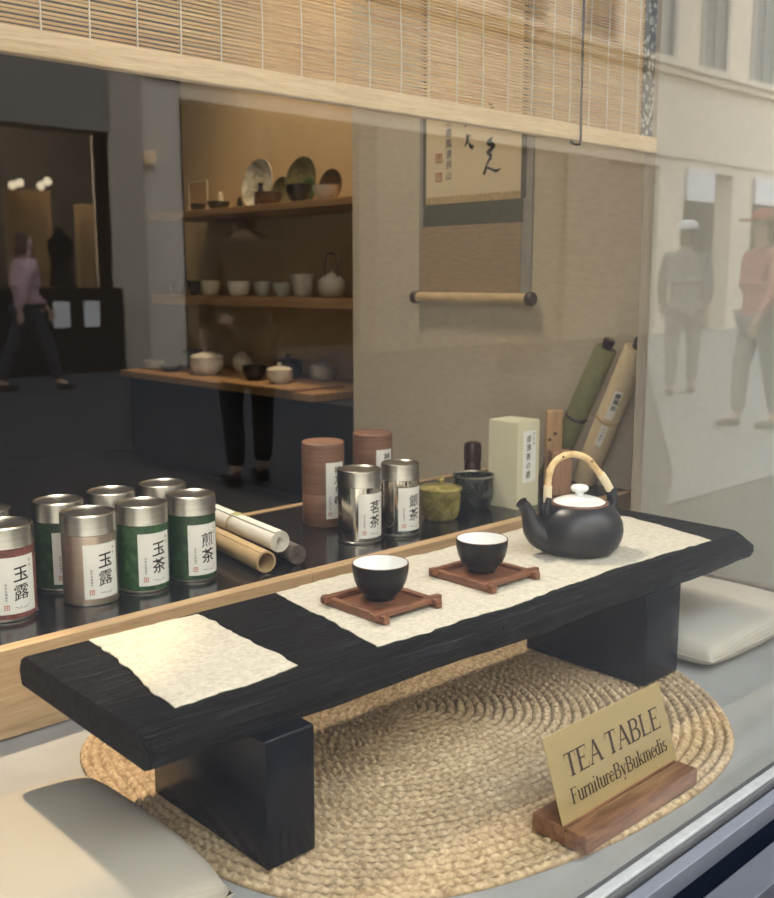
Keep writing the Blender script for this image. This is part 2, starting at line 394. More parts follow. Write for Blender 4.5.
def serif_text(bm, s, x, y, cap, width=None):
    tot = sum(SG[c][0] for c in s); k = cap if width is None else width / tot
    def poly(pts):
        try: bm.faces.new([bm.verts.new((x0 + p[0] * k, y + p[1] * cap, 0)) for p in pts])
        except ValueError: pass
    x0 = x
    for c in s:
        adv, st = SG[c]
        for e in st:
            if e[0] == 'l':
                _, a, b_, c_, d, w = e; h = w / 2
                poly(((a - h, b_), (a + h, b_), (c_ + h, d), (c_ - h, d)))
            elif e[0] == 'r': _, a, b_, c_, d = e; poly(((a, c_), (b_, c_), (b_, d), (a, d)))
            elif e[0] == 'd':
                _, a, b_, r = e; poly([(a + r * math.cos(q * PI / 6), b_ + r * math.sin(q * PI / 6)) for q in range(12)])
            else:
                _, cx, cy, rx, ry, a0, a1, w0, w1 = e; n = 20; prev = None
                for i in range(n + 1):
                    q = math.radians(a0 + (a1 - a0) * i / n); w = (w0 + (w1 - w0) * math.sin(PI * i / n)) / 2
                    o = (cx + (rx + w) * math.cos(q), cy + (ry + min(w, .04)) * math.sin(q)); i_ = (cx + (rx - w) * math.cos(q), cy + (ry - min(w, .04)) * math.sin(q))
                    if prev: poly((prev[0], o, i_, prev[1]))
                    prev = (o, i_)
        x0 += adv * k
    return bm

# ------------------------------------------------------------------ camera
YG = .463                                  # plane of the window pane
ST = -.65                                  # street level
cam = bpy.data.cameras.new('camera'); co = bpy.data.objects.new('camera', cam); C.objects.link(co)
co.location = (0, 0, .552)
co.rotation_euler = (math.radians(90 - 9.508), 0, math.radians(46.630 - 90))
cam.sensor_width = 36; cam.lens = 1009 / 898 * 36; cam.clip_start = .02; cam.clip_end = 200
cam.dof.use_dof = True; cam.dof.focus_distance = 1.2; cam.dof.aperture_fstop = 9
bpy.context.scene.camera = co

# ------------------------------------------------------------------ setting: the display and the shop behind it
struct('floor', bx(-.8, 1.82, .489, 1.54, -.12, 0), M['floor'])
struct('wall_right', bx(1.63, 1.655, .5, 1.026, .028, 1.9), M['panel'])
struct('baseboard_right', bx(1.620, 1.66, .5, 1.026, .0005, .033, bev=.002), M['base'])
struct('trim_1', bx(1.634, 1.665, 1.027, 1.052, .0005, 1.9, bev=.002), M['trimwood'])
bm = bmesh.new(); box(bm, 1.82, 1.90, .5, 1.98, -.15, 2.4); box(bm, 1.82, 2.46, 1.98, 2.06, -.15, 2.4)
struct('wall_end', bm, M['beige'])
struct('wall_niche', bx(2.40, 2.46, 2.06, 3.80, -.15, 2.4), M['warmwall'])
struct('wall_back', bx(-2.0, 2.46, 3.80, 3.90, -.15, 2.4), M['char_wall'])
struct('wall_left', bx(-2.1, -2.0, .5, 3.9, -.15, 2.4), M['char_wall'])
struct('floor_shop', bx(-2.1, 2.46, 1.56, 3.9, -.25, -.15), M['black_floor'])
bm = bmesh.new(); box(bm, -2.1, 2.46, 1.08, 3.9, 2.4, 2.5); struct('ceiling', bm, M['ceil'])
struct('ceiling_display', bx(-.8, 1.82, .5, 1.08, 1.9, 2.0), M['dispceil'])
struct('wall_display_left', bx(-.9, -.8, .489, 1.56, -.12, 1.9), M['dispceil'])
# the shop's own front wall around the window
bm = bmesh.new(); box(bm, -9, -.8, .30, .489, ST, 5.5); box(bm, 1.70, 30, .30, .489, ST, 5.5); box(bm, -.8, 1.70, .30, .489, 1.62, 5.5); box(bm, -.8, 1.70, .33, .489, ST, -.06)
struct('wall_front', bm, M['outwall'])
pane = struct('window_1', bx(-.8, 1.70, YG - .002, YG + .002, -.012, 1.62), M['glass'])
def strip(name, y0, y1, z0, z1, m): return obj(name, bx(-.8, 1.70, y0, y1, z0, z1, bev=.0012), m, pane)
strip('window_frame', .4715, .4825, -.03, .002, M['alu_white'])
strip('window_frame', .4665, .4705, -.03, .001, M['rubber'])
strip('window_frame', .4832, .4882, -.03, .0005, M['rubber'])
strip('window_frame', .4460, .4600, -.03, -.001, M['alu'])
strip('window_frame', .4120, .4455, -.058, -.020, M['alu_dark'])
strip('window_frame', .3780, .4115, -.058, -.002, M['alu_grey'])
strip('window_sill', .30, .3775, -.062, -.020, M['alu_dark'])
obj('window_frame', bx(1.655, 1.70, .44, .489, -.01, 1.62), M['alu_grey'], pane)
obj('window_frame', bx(-.8, -.76, .44, .4595, -.01, 1.62), M['alu_grey'], pane)

# raised black platform with oak front
t = thing('display_platform', 'low black-topped display platform with pale oak front board, carrying the tea tins', 'display shelf', (0, 0, 0))
obj('platform_top', bx(-.79, 1.815, 1.1755, 1.534, .095, .112), M['lacquer'], t)
bm = bmesh.new(); box(bm, -.79, .9345, 1.153, 1.175, .002, .1135, bev=.001); box(bm, .9355, 1.815, 1.153, 1.175, .002, .1135, bev=.001)
obj('front_board', bm, M['oak'], t)
obj('back_edge', bx(-.79, 1.815, 1.5345, 1.552, .085, .1135, bev=.001), M['oak_dark'], t)
for x in (-.7, .1, 1.3): obj('support_rail', bx(x, x + .03, 1.30, 1.50, 0, .095), M['black_cab'], t)

# ------------------------------------------------------------------ bamboo blind
t = thing('bamboo_blind', 'wide split-bamboo roller blind with wooden bottom rail hanging above the platform', 'blind', (0, 1.03, .775))
bm = bmesh.new(); X0, X1 = .1, 1.618
for i in range(240):
    z = .0262 + i * .0046; zz = z + .0027
    y = .0004 * math.sin(i * 1.7)
    nseg = 6
    for k in range(nseg):
        pass
    j = .0004 * math.sin(i * 2.9)
    box(bm, X0, X1 - .03, -.0007 + y, .0007 + y, z + j, zz + j)
obj('slat_screen', bm, M['slat'], t)
bm = bmesh.new()
box(bm, X0, X1 + .008, -.009, .007, 0, .026, bev=.002)
obj('bottom_rail', bm, M['rail_oak'], t)
for x in [.14, .19, .243, .294, .345, .396, .437, .487, .541, .597, .652, .706, .765, .825, .88, .94, .997, 1.051, 1.108, 1.164, 1.221, 1.278, 1.331, 1.375, 1.427, 1.478, 1.521, 1.568]:
    obj('warp_thread', tb([(x + .0012 * math.sin(k * 2.1), -.0021, .0262 + k * .055) for k in range(21)], .0010, 6), M['thread'], t)
obj('edge_binding', bx(X1 - .034, X1 - .001, -.003, .003, .0262, 1.13), M['brocade'], t)
pc = smooth_path([(1.388, -.0135, 1.1), (1.389, -.0135, .6), (1.390, -.0135, .1), (1.392, -.0135, .004), (1.388, -.0115, -.006), (1.378, -.010, -.006), (1.370, -.010, -.0035)], 5)
obj('pull_cord', tb(pc, .0020, 8), M['cord'], t)
obj('head_rail', bx(X0, X1, -.012, .012, 1.10, 1.125), M['rail_oak'], t)

# ------------------------------------------------------------------ hanging scroll on the end wall (plane x = 1.82, seen from -x)
t = thing('hanging_scroll', 'hanging calligraphy scroll with dark green band and wooden roller on the beige wall', 'scroll', (1.818, 1.63, .505))
def yz(name, y0, y1, z0, z1, x, m, parent=t): return obj(name, bx(x, x + .0012, y0 - 1.63, y1 - 1.63, z0 - .505, z1 - .505), m, parent)
yz('backing', 1.452, 1.806, .512, 1.45, -.0016, M['hs_back'])
yz('lower_mount', 1.482, 1.802, .520, .681, -.0030, M['hs_lower'])
yz('green_band', 1.478, 1.792, .681, .733, -.0030, M['hs_green'])
yz('side_border', 1.782, 1.793, .733, 1.45, -.0030, M['hs_border'])
yz('side_border', 1.472, 1.485, .733, 1.45, -.0030, M['hs_border'])
yz('silk_strip', 1.485, 1.782, .733, .750, -.0034, M['hs_strip'])
pp = yz('paper_panel', 1.485, 1.782, .750, 1.45, -.0032, M['hs_paper'])
bm = bmesh.new()
def sc(a, c): return ((a - 475) * .00303, (200 - c) * .00214)       # marks laid out in the scroll's own plane
brush(bm, [sc(*p) for p in ((496, 137), (492, 142), (497, 147), (492, 152), (496, 156))], [.004, .012, .006, .012, .004])
brush(bm, [sc(*p) for p in ((494, 140), (498, 146), (493, 150))], [.003, .008, .003])
brush(bm, [sc(*p) for p in ((495, 157), (491, 164), (488, 175))], [.008, .005, .007])
brush(bm, [sc(*p) for p in ((488, 174), (491, 168), (496, 170), (500, 172), (505, 170))], [.008, .006, .005, .008, .002])
brush(bm, [sc(*p) for p in ((470, 130), (471, 136), (468, 143))], [.005, .008, .003])
brush(bm, [sc(*p) for p in ((469, 133), (474, 132))], [.004, .004])
brush(bm, [sc(*p) for p in ((472, 139), (474, 143), (477, 145))], [.003, .009, .011])
brush(bm, [sc(*p) for p in ((470, 100), (474, 112), (468, 122))], [.005, .01, .004]); brush(bm, [sc(*p) for p in ((492, 100), (497, 112), (490, 126))], [.005, .01, .004])
for k, ch in enumerate('山月清風書之印'):
    u, v = sc(451, 172 - k * 11.5); put_text(bm, ch, u, v, .021, .1, mat=1, cut=0)
for k, (u, v) in enumerate((sc(440.5, 152), sc(440.5, 173))): square_ring(bm, u, v, .011, .004, 2)
place(bm, (-.0040, .004, .738 - .505), (0, -1, 0), (0, 0, 1))
obj('lettering', bm, [M['ink'], M['ink_grey'], M['seal_faint']], pp)
rl = obj('roller', tb([(-.017, -.184, .005), (-.017, .162, .005)], .0125, 20), M['roller'], t, 40)
for y in (-.199, .164): obj('roller_knob', tb([(-.017, y, .005), (-.017, y + .003, .005), (-.017, y + .014, .005), (-.017, y + .017, .005)], [.0145, .016, .016, .0135], 20), M['knob'], rl, 40)

# ------------------------------------------------------------------ tea table
t = thing('tea_table', 'long low charred-black wooden tea table with live edge on slab legs', 'table', (.92, .85, 0))
bm = bmesh.new(); N = 150; rings = []
for i in range(N + 1):
    s = i / N; x = .401 + s * 1.020
    w1 = mnoise.noise(Vector((x * 5, 1, 0))) * .006 + mnoise.noise(Vector((x * 16, 4, 0))) * .0025
    w2 = mnoise.noise(Vector((x * 6, 7, 0))) * .005 + mnoise.noise(Vector((x * 22, 2, 0))) * .002
    kn = math.exp(-((x - .845) / .02) ** 2)
    ft = .727 - .018 * s + w1; fb = .723 - .028 * s + w2; fm = min(ft, fb) - .006 - .004 * kn
    if s > .93: ft += (s - .93) ** 1.5 * .8 * .5; 
    bk = .972 - .016 * s + mnoise.noise(Vector((x * 5, 12, 0))) * .003
    zt = .174; zb = .1355 + .002 * mnoise.noise(Vector((x * 4, 3, 3)))
    e = 0 if 0 < i < N else .004
    prof = [(bk, zb + .004), (fb + .006, zb), (fb, zb + .003), (fm + .002 + e, zb + .011), (fm + e, .157), (ft + .001, .1695), (ft + .006, zt - .0008), (ft + .014, zt), (.80, zt), (.88, zt), (bk - .008, zt), (bk - .001, zt - .004), (bk + .004, .157)]
    rings.append([bm.verts.new((x - .92, y - .85, z)) for y, z in prof])
for a, c in zip(rings, rings[1:]):
    for k in range(len(a)): bm.faces.new((a[k], a[(k + 1) % len(a)], c[(k + 1) % len(a)], c[k]))
fa = bm.faces.new(rings[0]); fb_ = bm.faces.new(rings[-1])
es = [e for e in bm.edges if (e in fa.edges or e in fb_.edges)]
bmesh.ops.bevel(bm, geom=es, offset=.0035, segments=3, profile=.5, affect='EDGES')
tt = obj('tabletop', bm, M['charred'], t, 50)
obj('knot', tb(smooth_path([(-.078, -.1405, .148), (-.074, -.1425, .156), (-.068, -.141, .161), (-.064, -.1375, .158)], 4), [.001, .002, .0025, .0028, .0028, .003, .0025, .0025, .002, .002, .002, .0015, .001], 8), M['alu_dark'], tt)
for x0, x1 in ((.511, .569), (1.141, 1.227)):
    obj('leg', bx(x0 - .92, x1 - .92, .702 - .85, .905 - .85, .0078, .1375, bev=.003, seg=3), M['leg_black'], t, 40)

# cloths
def cloth(outline, z, th, seed, n=26):
    """flat cloth over a polygon given as 4+ corners, with frayed uneven edges"""
    P = []
    for (a, c) in zip(outline, outline[1:] + outline[:1]):
        a, c = Vector((*a, 0)), Vector((*c, 0)); L = (c - a).length; k = max(4, int(L / .006)); nn = Vector((-(c - a).y, (c - a).x, 0)).normalized()
        for i in range(k):
            s = i / k; p = a.lerp(c, s)
            p += nn * ((mnoise.noise(p * 55 + Vector((seed, 0, 0))) * .0032 + mnoise.noise(p * 14 + Vector((seed, 5, 0))) * .005 + mnoise.noise(p * 240) * .0016 + mnoise.noise(p * 500) * .0008) * min(1, 6 * s + .2, 6 * (1 - s) + .2))
            P.append(p)
    bm = bmesh.new()
    ctr = sum(P, Vector()) / len(P); R = []
    for k in (1, .97, .8, .55, .3):
        R.append([bm.verts.new((ctr.x + (p.x - ctr.x) * k, ctr.y + (p.y - ctr.y) * k, z + th * (.55 if k == 1 else 1))) for p in P])
    for a, c in zip(R, R[1:]):
        for i in range(len(P)): bm.faces.new((a[i], a[(i + 1) % len(P)], c[(i + 1) % len(P)], c[i]))
    m_ = bm.verts.new((ctr.x, ctr.y, z + th))
    for i in range(len(P)): bm.faces.new((R[-1][i], R[-1][(i + 1) % len(P)], m_))
    lo = [bm.verts.new((p.x, p.y, z)) for p in P]
    for i in range(len(P)): bm.faces.new((R[0][(i + 1) % len(P)], R[0][i], lo[i], lo[(i + 1) % len(P)]))
    bm.faces.new(lo)
    return bm
tag(obj('placemat', cloth([(.447, .749), (.589, .753), (.603, .954), (.472, .962)], .1743, .0018, 3), M['mat'], smooth=60), 'small cream handwoven placemat with nothing on it, on the table end', 'placemat', 'cream handwoven cloths')
tag(obj('table_runner', cloth([(.682, .736), (.88, .726), (1.10, .733), (1.335, .719), (1.374, .883), (1.36, .955), (1.03, .957), (.716, .956)], .1743, .0018, 9), M['mat'], smooth=60), 'long cream handwoven runner lying under the cups and the teapot', 'table runner', 'cream handwoven cloths')

# coaster trays and cups
ZM = .1763
def coaster(x, y, label, rz=0):
    t = thing('coaster_tray', label, 'coaster', (x, y, ZM), rz, 'wooden coaster trays')
    h = .042
    obj('base_panel', bx(-h, h, -h, h, .003, .0065), M['tray'], t)
    for s in (-1, 1):
        r1 = obj('rail', bx(-.0545, .0545, s * h - .0045, s * h + .0045, .0045, .0125, bev=.0015), M['tray'], t)
        r2 = obj('rail', bx(s * h - .0045, s * h + .0045, -.0545, .0545, .0, .0105, bev=.0015), M['tray2'], t)
def cup(x, y, label):
    t = thing('tea_cup', label, 'cup', (x, y, ZM + .0068), 0, 'black tea cups')
    obj('body', lat([(0, .001), (.015, .001), (.0155, 0), (.0175, 0), (.018, .003), (.0215, .0065), (.027, .0135), (.0308, .022), (.0329, .032), (.0336, .0415), (.0334, .0425)], 64, ), M['clay_cup'], t, 50)
    obj('rim', lat([(.0334, .0425), (.0331, .0432), (.0324, .0433), (.0319, .0428)], 64), M['clay_rim'], t, 50)
    obj('inner_glaze', lat([(.0319, .0428), (.0312, .034), (.0288, .023), (.024, .014), (.016, .0075), (.008, .0055), (0, .005)], 64), M['white_glaze'], t, 60)
coaster(.774, .829, 'square reddish wooden coaster tray under the tea cup farther from the teapot')
coaster(.947, .8215, 'square reddish wooden coaster tray under the tea cup next to the teapot')
cup(.7795, .8365, 'black tea cup with white inside, standing farther from the teapot')
cup(.9505, .829, 'black tea cup with white inside, standing next to the teapot')

# teapot
t = thing('teapot', 'matt black teapot with white lid and bent bamboo handle, on the runner', 'teapot', (1.141, .817, ZM), math.radians(-23.4))
bd = obj('body', lat([(0, .001), (.040, .001), (.043, 0), (.048, .002), (.0555, .010), (.0605, .021), (.0622, .032), (.0605, .044), (.0555, .055), (.0485, .063), (.042, .0675), (.0405, .0685)], 72), M['clay'], t, 60)
obj('gallery_rim', lat([(.0405, .0685), (.0402, .0705), (.0385, .0712), (.0365, .0702), (.036, .066)], 72), M['clay_rim'], bd, 60)
sp = smooth_path([(-.040, 0, .024), (-.058, 0, .027), (-.070, 0, .037), (-.0765, 0, .052), (-.082, 0, .066), (-.0905, 0, .0765)], 6)
n = len(sp); rr = list(np.interp(np.linspace(0, 1, n), [0, .2, .4, .6, .8, .93, 1], [.021, .0195, .0155, .0115, .009, .0082, .0085]))
bm = tube(bmesh.new(), sp, rr, 20, cap=False)
p2 = [sp[-1] + (sp[-1] - sp[-2]) * .0, sp[-1] - (sp[-1] - sp[-2]) * 1.2]
tube(bm, [sp[-1], sp[-2], sp[-3]], [.0066, .0058, .0048], 20, cap=False)
ra = [v for v in bm.verts if (v.co - sp[-1]).length < .0095]
bmesh.ops.bridge_loops(bm, edges=[e for e in bm.edges if e.is_boundary and all((w.co - sp[-1]).length < .0095 for w in e.verts)])
obj('spout', bm, M['clay'], t, 50)
ld = obj('lid', lat([(0, .0795), (.008, .0793), (.018, .0778), (.028, .0750), (.0345, .0722), (.0362, .0708), (.0355, .0700), (0, .0700)], 64), M['white_glaze'], t, 40)
obj('knob', lat([(.0062, .0785), (.0056, .0815), (.0062, .084), (.0105, .0862), (.0126, .0888), (.0122, .0918), (.0095, .0940), (.005, .0949), (0, .0951)], 40), M['white_glaze'], ld, 60)
for s, p in ((-1, [(-.0525, 0, .055), (-.0535, 0, .064), (-.0515, 0, .076), (-.0505, 0, .081)]), (1, [(.0495, 0, .056), (.0535, 0, .066), (.0525, 0, .079), (.0505, 0, .0865)])):
    for yy in (-.0055, .0055):
        obj('lug', tb([(a, b_ + yy, c_) for a, b_, c_ in smooth_path(p, 4)], [.0058] * 5 + [.005] * 4 + [.0042] * 4, 12), M['clay'], t, 50)
hp = smooth_path([(-.0500, 0, .073), (-.0500, 0, .097), (-.0465, 0, .120), (-.0345, 0, .1335), (-.0144, 0, .1385), (.0086, 0, .1320), (.0250, 0, .1160), (.0390, 0, .0995), (.0490, 0, .084)], 8)
n = len(hp)
hd = obj('handle', tb(hp, [.0046 + .0007 * max(0, math.cos(i / n * PI * 2 * 4.5)) ** 8 for i in range(n)], 16), M['bamboo'], t, 60)
for a, c in ((0, 9), (n - 13, n)):
    q = hp[a:c]; q2 = []
    obj('cane_wrap', tb(q, [.0058 + .0003 * (i % 2) for i in range(len(q))], 16), M['cane'], hd, 60)
for i in (26, 43): obj('bamboo_node', lat([(0, -.0002), (.0012, 0), (.0018, .0003), (.001, .0009), (0, .001)], 10), M['node'], hd, None, hp[i] + Vector((0, -.0049, .0008)), (PI / 2, 0, 0))

# ------------------------------------------------------------------ gold sign in its walnut block
t = thing('table_sign', 'gold metal plate reading TEA TABLE in a slotted walnut block', 'sign', (.851, .55, .0078))
Hb = .0185
bm = bmesh.new()
box(bm, -.1025, .1025, -.035, -.0105, 0, Hb, bev=.0012); box(bm, -.1025, .1025, -.0085, .031, 0, Hb, bev=.0012); box(bm, -.102, .102, -.012, -.007, 0, .006)
obj('base_block', bm, M['walnut'], t, 40)
th = math.radians(19)
Lp = Matrix.Translation((0, -.0098, .0065)) @ Matrix.Rotation(-th, 4, 'X')
bm = bmesh.new(); box(bm, -.101, .1075, -.0008, .0008, 0, .0985, bev=.0004, M=None)
for w in bm.verts: w.co = Lp @ w.co
pl = obj('sign_plate', bm, M['brass'], t)
bm = bmesh.new(); serif_text(bm, 'TEA TABLE', -.0785, .0515, .0235, .172); serif_text(bm, 'FurnitureByBukmedis', -.080, .0260, .0155, .174)
for w in bm.verts: w.co = Lp @ Vector((w.co.x, -.0011, w.co.y))
obj('lettering', bm, M['ink_brown'], pl)

# ------------------------------------------------------------------ rug
def rug():
    K = 34; rows = 7; A = 800
    th_ = np.linspace(0, 2 * PI, A, endpoint=False)
    ctr = np.array([.862, .890])
    tgt = [(.472, .951), (.476, .763), (.51, .653), (.614, .567), (.728, .530), (.875, .513), (1.0, .517), (1.072, .532), (1.178, .61), (1.239, .705), (1.268, .80), (1.26, .93), (1.22, 1.05), (1.12, 1.13), (.95, 1.145), (.80, 1.145), (.62, 1.135), (.507, 1.076)]
    ta = sorted((math.atan2(y - ctr[1], x - ctr[0]) % (2 * PI), math.hypot(x - ctr[0], y - ctr[1])) for x, y in tgt)
    aa = np.array([a for a, r in ta]); rr = np.array([r for a, r in ta])
    Rm = np.interp(th_, np.r_[aa[-1] - 2 * PI, aa, aa[0] + 2 * PI], np.r_[rr[-1], rr, rr[0]])
    k = np.hanning(61); k /= k.sum(); Rm = np.convolve(np.r_[Rm[-60:], Rm, Rm[:60]], k, 'same')[60:-60]
    V = []; S = []
    for i in range(K * rows + 1):
        u = i / (K * rows) * K; ring = min(int(u), K - 1); fr = u - ring
        n_ = max(8, int(2 * PI * (ring + .5) * .42 / K / .013))
        prof = math.sin(PI * fr) ** .7 if 0 < fr < 1 else 0
        ph = ring * 1.3
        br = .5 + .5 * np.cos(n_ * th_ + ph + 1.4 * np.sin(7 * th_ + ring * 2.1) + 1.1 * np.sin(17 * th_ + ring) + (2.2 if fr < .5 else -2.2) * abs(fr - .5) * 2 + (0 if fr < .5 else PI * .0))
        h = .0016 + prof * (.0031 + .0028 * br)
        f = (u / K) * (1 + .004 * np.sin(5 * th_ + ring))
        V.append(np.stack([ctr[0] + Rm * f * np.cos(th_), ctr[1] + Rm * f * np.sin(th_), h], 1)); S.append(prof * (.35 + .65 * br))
    V.append(np.stack([V[-1][:, 0], V[-1][:, 1], np.full(A, .0005)], 1)); S.append(np.zeros(A))
    V = np.concatenate(V); S = np.concatenate(S); n = len(V) // A
    idx = np.arange(A); nx = (idx + 1) % A
    F = np.concatenate([np.stack([i * A + idx, (i + 1) * A + idx, (i + 1) * A + nx, i * A + nx], 1) for i in range(n - 1)])
    me = bpy.data.meshes.new('round_rug'); me.vertices.add(len(V)); me.vertices.foreach_set('co', V.ravel())
    me.loops.add(F.size); me.loops.foreach_set('vertex_index', F.ravel().astype(np.int32))
    me.polygons.add(len(F)); me.polygons.foreach_set('loop_start', np.arange(len(F), dtype=np.int32) * 4)
    me.polygons.foreach_set('use_smooth', [True] * len(F)); me.update(calc_edges=True)
    a = me.attributes.new('strand', 'FLOAT', 'POINT'); a.data.foreach_set('value', S)
    return me
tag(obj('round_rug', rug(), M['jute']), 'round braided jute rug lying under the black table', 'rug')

# ------------------------------------------------------------------ cushions
def cushion(name, x0, x1, y0, y1, h, m, label, seed):
    cx, cy, a, c = (x0 + x1) / 2, (y0 + y1) / 2, (x1 - x0) / 2, (y1 - y0) / 2
    t = thing(name, label, 'cushion', (cx, cy, .001), 0, 'flat linen floor cushions')
    bm = bmesh.new(); N = 40; top = {}; bot = {}
    for i in range(N + 1):
        for j in range(N + 1):
            u, v = i / N * 2 - 1, j / N * 2 - 1
            pin = 1 - .035 * (1 - v * v) * abs(u) ** 6; pin2 = 1 - .035 * (1 - u * u) * abs(v) ** 6
            x, y = a * u * math.sqrt(1 - .13 * v * v) * pin, c * v * math.sqrt(1 - .13 * u * u) * pin2
            e = max(0, (1 - abs(u) ** 4) * (1 - abs(v) ** 4))
            z = h * (.40 + .60 * e ** .24) + .0025 * mnoise.noise(Vector((x * 9, y * 9, seed))) * e
            top[i, j] = bm.verts.new((x, y, z))
            bot[i, j] = top[i, j] if (i in (0, N) or j in (0, N)) else bm.verts.new((x, y, h * .40 * (1 - e ** .3)))
    for i in range(N):
        for j in range(N):
            bm.faces.new([top[i, j], top[i + 1, j], top[i + 1, j + 1], top[i, j + 1]])
            bm.faces.new([bot[i, j], bot[i, j + 1], bot[i + 1, j + 1], bot[i + 1, j]])
    obj('cover', bm, m, t, 80)
    ring = [top[i, 0] for i in range(0)]
    pts = []
    for k in range(161):
        s = k / 160 * 4; q = int(s) % 4; f = (s - int(s)) * 2 - 1
        u, v = ((f, -1), (1, f), (-f, 1), (-1, -f))[q]
        x, y = a * u * math.sqrt(1 - .13 * v * v) * (1 - .035 * (1 - v * v) * abs(u) ** 6), c * v * math.sqrt(1 - .13 * u * u) * (1 - .035 * (1 - u * u) * abs(v) ** 6)
        pts.append((x, y, h * .40))
    obj('seam', tb(pts, .0010, 8), m, t, 60)
cushion('floor_cushion', .09, .470, .670, .962, .050, M['cushion'], 'flat oatmeal linen floor cushion beside the table end with the bare placemat', 1)
cushion('floor_cushion', 1.250, 1.585, .660, .925, .050, M['cushion_pale'], 'flat pale linen floor cushion between the table leg and the pale side panel', 4)

# ------------------------------------------------------------------ tea tins
ZS = .1123
def tin(x, y, r, H, body, label, kanji, group, side=0, hl=.028, lid=None):
    t = thing('tea_tin', label, 'tin', (x, y, ZS), 0, group)
    hb = H - hl
    obj('body', lat([(0, .001), (r * .97, .001), (r, .0022), (r, hb + .002), (r * .985, hb + .004), (0, hb + .004)], 64), body, t, 40)
    obj('base_rim', lat([(r * .96, 0), (r + .0006, 0), (r + .0009, .0012), (r + .0006, .003), (r, .0034)], 64), M['steel'], t, 40)
    obj('lid', lat([(r + .0008, hb), (r + .0013, hb + .001), (r + .0008, hb + .002), (r + .0008, H - .0035), (r + .0001, H - .001), (r - .0018, H), (r - .0035, H - .0008), (r - .005, H - .0022), (0, H - .0022)], 64), lid or M['steel'], t, 35)
    th = -PI / 2 + side
    if kanji:
        pl = obj('paper_label', patch(.053, .010, .010 + .076, r + .0004, th, 28), M['label'], t, 60)
        bm = bmesh.new()
        for i, ch in enumerate(kanji): put_text(bm, ch, .004, .064 - i * .0245 - .001, .0228, .035)
        put_text(bm, '宇', .018, .078, .0045, .03, mat=1); put_text(bm, '治', .018, .0715, .0045, .03, mat=1)
        for i, ch in enumerate('銘茶本舗謹製'): put_text(bm, ch, -.0165, .050 - i * .0042, .0034, .02, mat=1)
        square_ring(bm, -.0165, .0195, .0034, .001, 2)
        squiggle(bm, -.006, .0175, .020, .003, 12, 1, .0005)
        wrap(bm, r + .0008, th)
        obj('lettering', bm, [M['ink'], M['ink_grey'], M['seal']], pl)
G1 = 'tea tins lined up on the platform'
tin(.520, 1.289, .0385, .1245, M['red_washi'], 'tea tin with dusty red paper and white label, at the end of the front tins', '玉露', G1, .03)
tin(.633, 1.272, .0372, .1257, M['steel_rose'], 'bare rosy metal tea tin with white label, between the red and the green tins', '玉露', G1)
tin(.717, 1.273, .0362, .1252, M['green_a'], 'green tea tin lettered 玉茶, in the front row beside the bare metal tin', '玉茶', G1)
tin(.797, 1.268, .0346, .1272, M['green_b'], 'green tea tin lettered 煎茶, in the front row next to the paper rolls', '煎茶', G1)
tin(.633, 1.363, .0352, .1275, M['green_b'], 'dark green tea tin standing behind the red and the bare metal tins', '煎茶', G1)
tin(.716, 1.362, .0348, .1295, M['green_a'], 'green tea tin standing right behind the front tin lettered 玉茶', '玉茶', G1)
tin(.798, 1.352, .0352, .1310, M['green_b'], 'green tea tin standing right behind the front tin lettered 煎茶', '煎茶', G1)
tin(.535, 1.385, .0350, .1260, M['green_a'], 'green tea tin standing behind the dusty red tin', '玉露', G1)
G2 = 'silver tea tins in the middle of the platform'
tin(1.124, 1.258, .0372, .1241, M['steel_bright'], 'silver tea tin lettered 茗茶 in front of the tall bark canister', '茗茶', G2, -.08)
tin(1.208, 1.245, .0330, .1263, M['steel_bright'], 'silver tea tin lettered 銀茶 beside the green lidded jar', '銀茶', G2, -.08)

def canister(x, y, r, H, label, txt):
    t = thing('tea_canister', label, 'canister', (x, y, ZS), 0, 'brown bark canisters')
    obj('body', lat([(0, .0005), (r * .97, 0), (r, .0015), (r, H * .385), (r - .0004, H * .389)], 56), M['bark'], t, 40)
    obj('lid', lat([(r - .0004, H * .391), (r + .0002, H * .395), (r + .0002, H - .003), (r - .002, H - .0004), (r - .004, H - .0014), (r * .7, H - .001), (0, H - .0012)], 56), M['bark'], t, 40)
    th = -PI / 2 + .02 - .1
    pl = obj('paper_label', patch(.038, .016, .118, r + .0007, th, 24), M['label'], t, 60)
    bm = bmesh.new()
    for i, ch in enumerate(txt): put_text(bm, ch, .004, .104 - i * .018, .0165, .08)
    for i, ch in enumerate('山城国宇治'): put_text(bm, ch, -.012, .056 - i * .0055, .0045, .03, mat=1)
    square_ring(bm, -.012, .0245, .0036, .001, 2)
    wrap(bm, r + .0011, th); obj('lettering', bm, [M['ink'], M['ink_grey'], M['seal']], pl)
canister(1.155, 1.392, .0385, .1530, 'tall brown bark tea canister standing behind the silver tin lettered 茗茶', '神乃ち香')
canister(1.315, 1.433, .0385, .1480, 'brown bark tea canister behind the silver tin lettered 銀茶, against the beige wall', '神の茶')

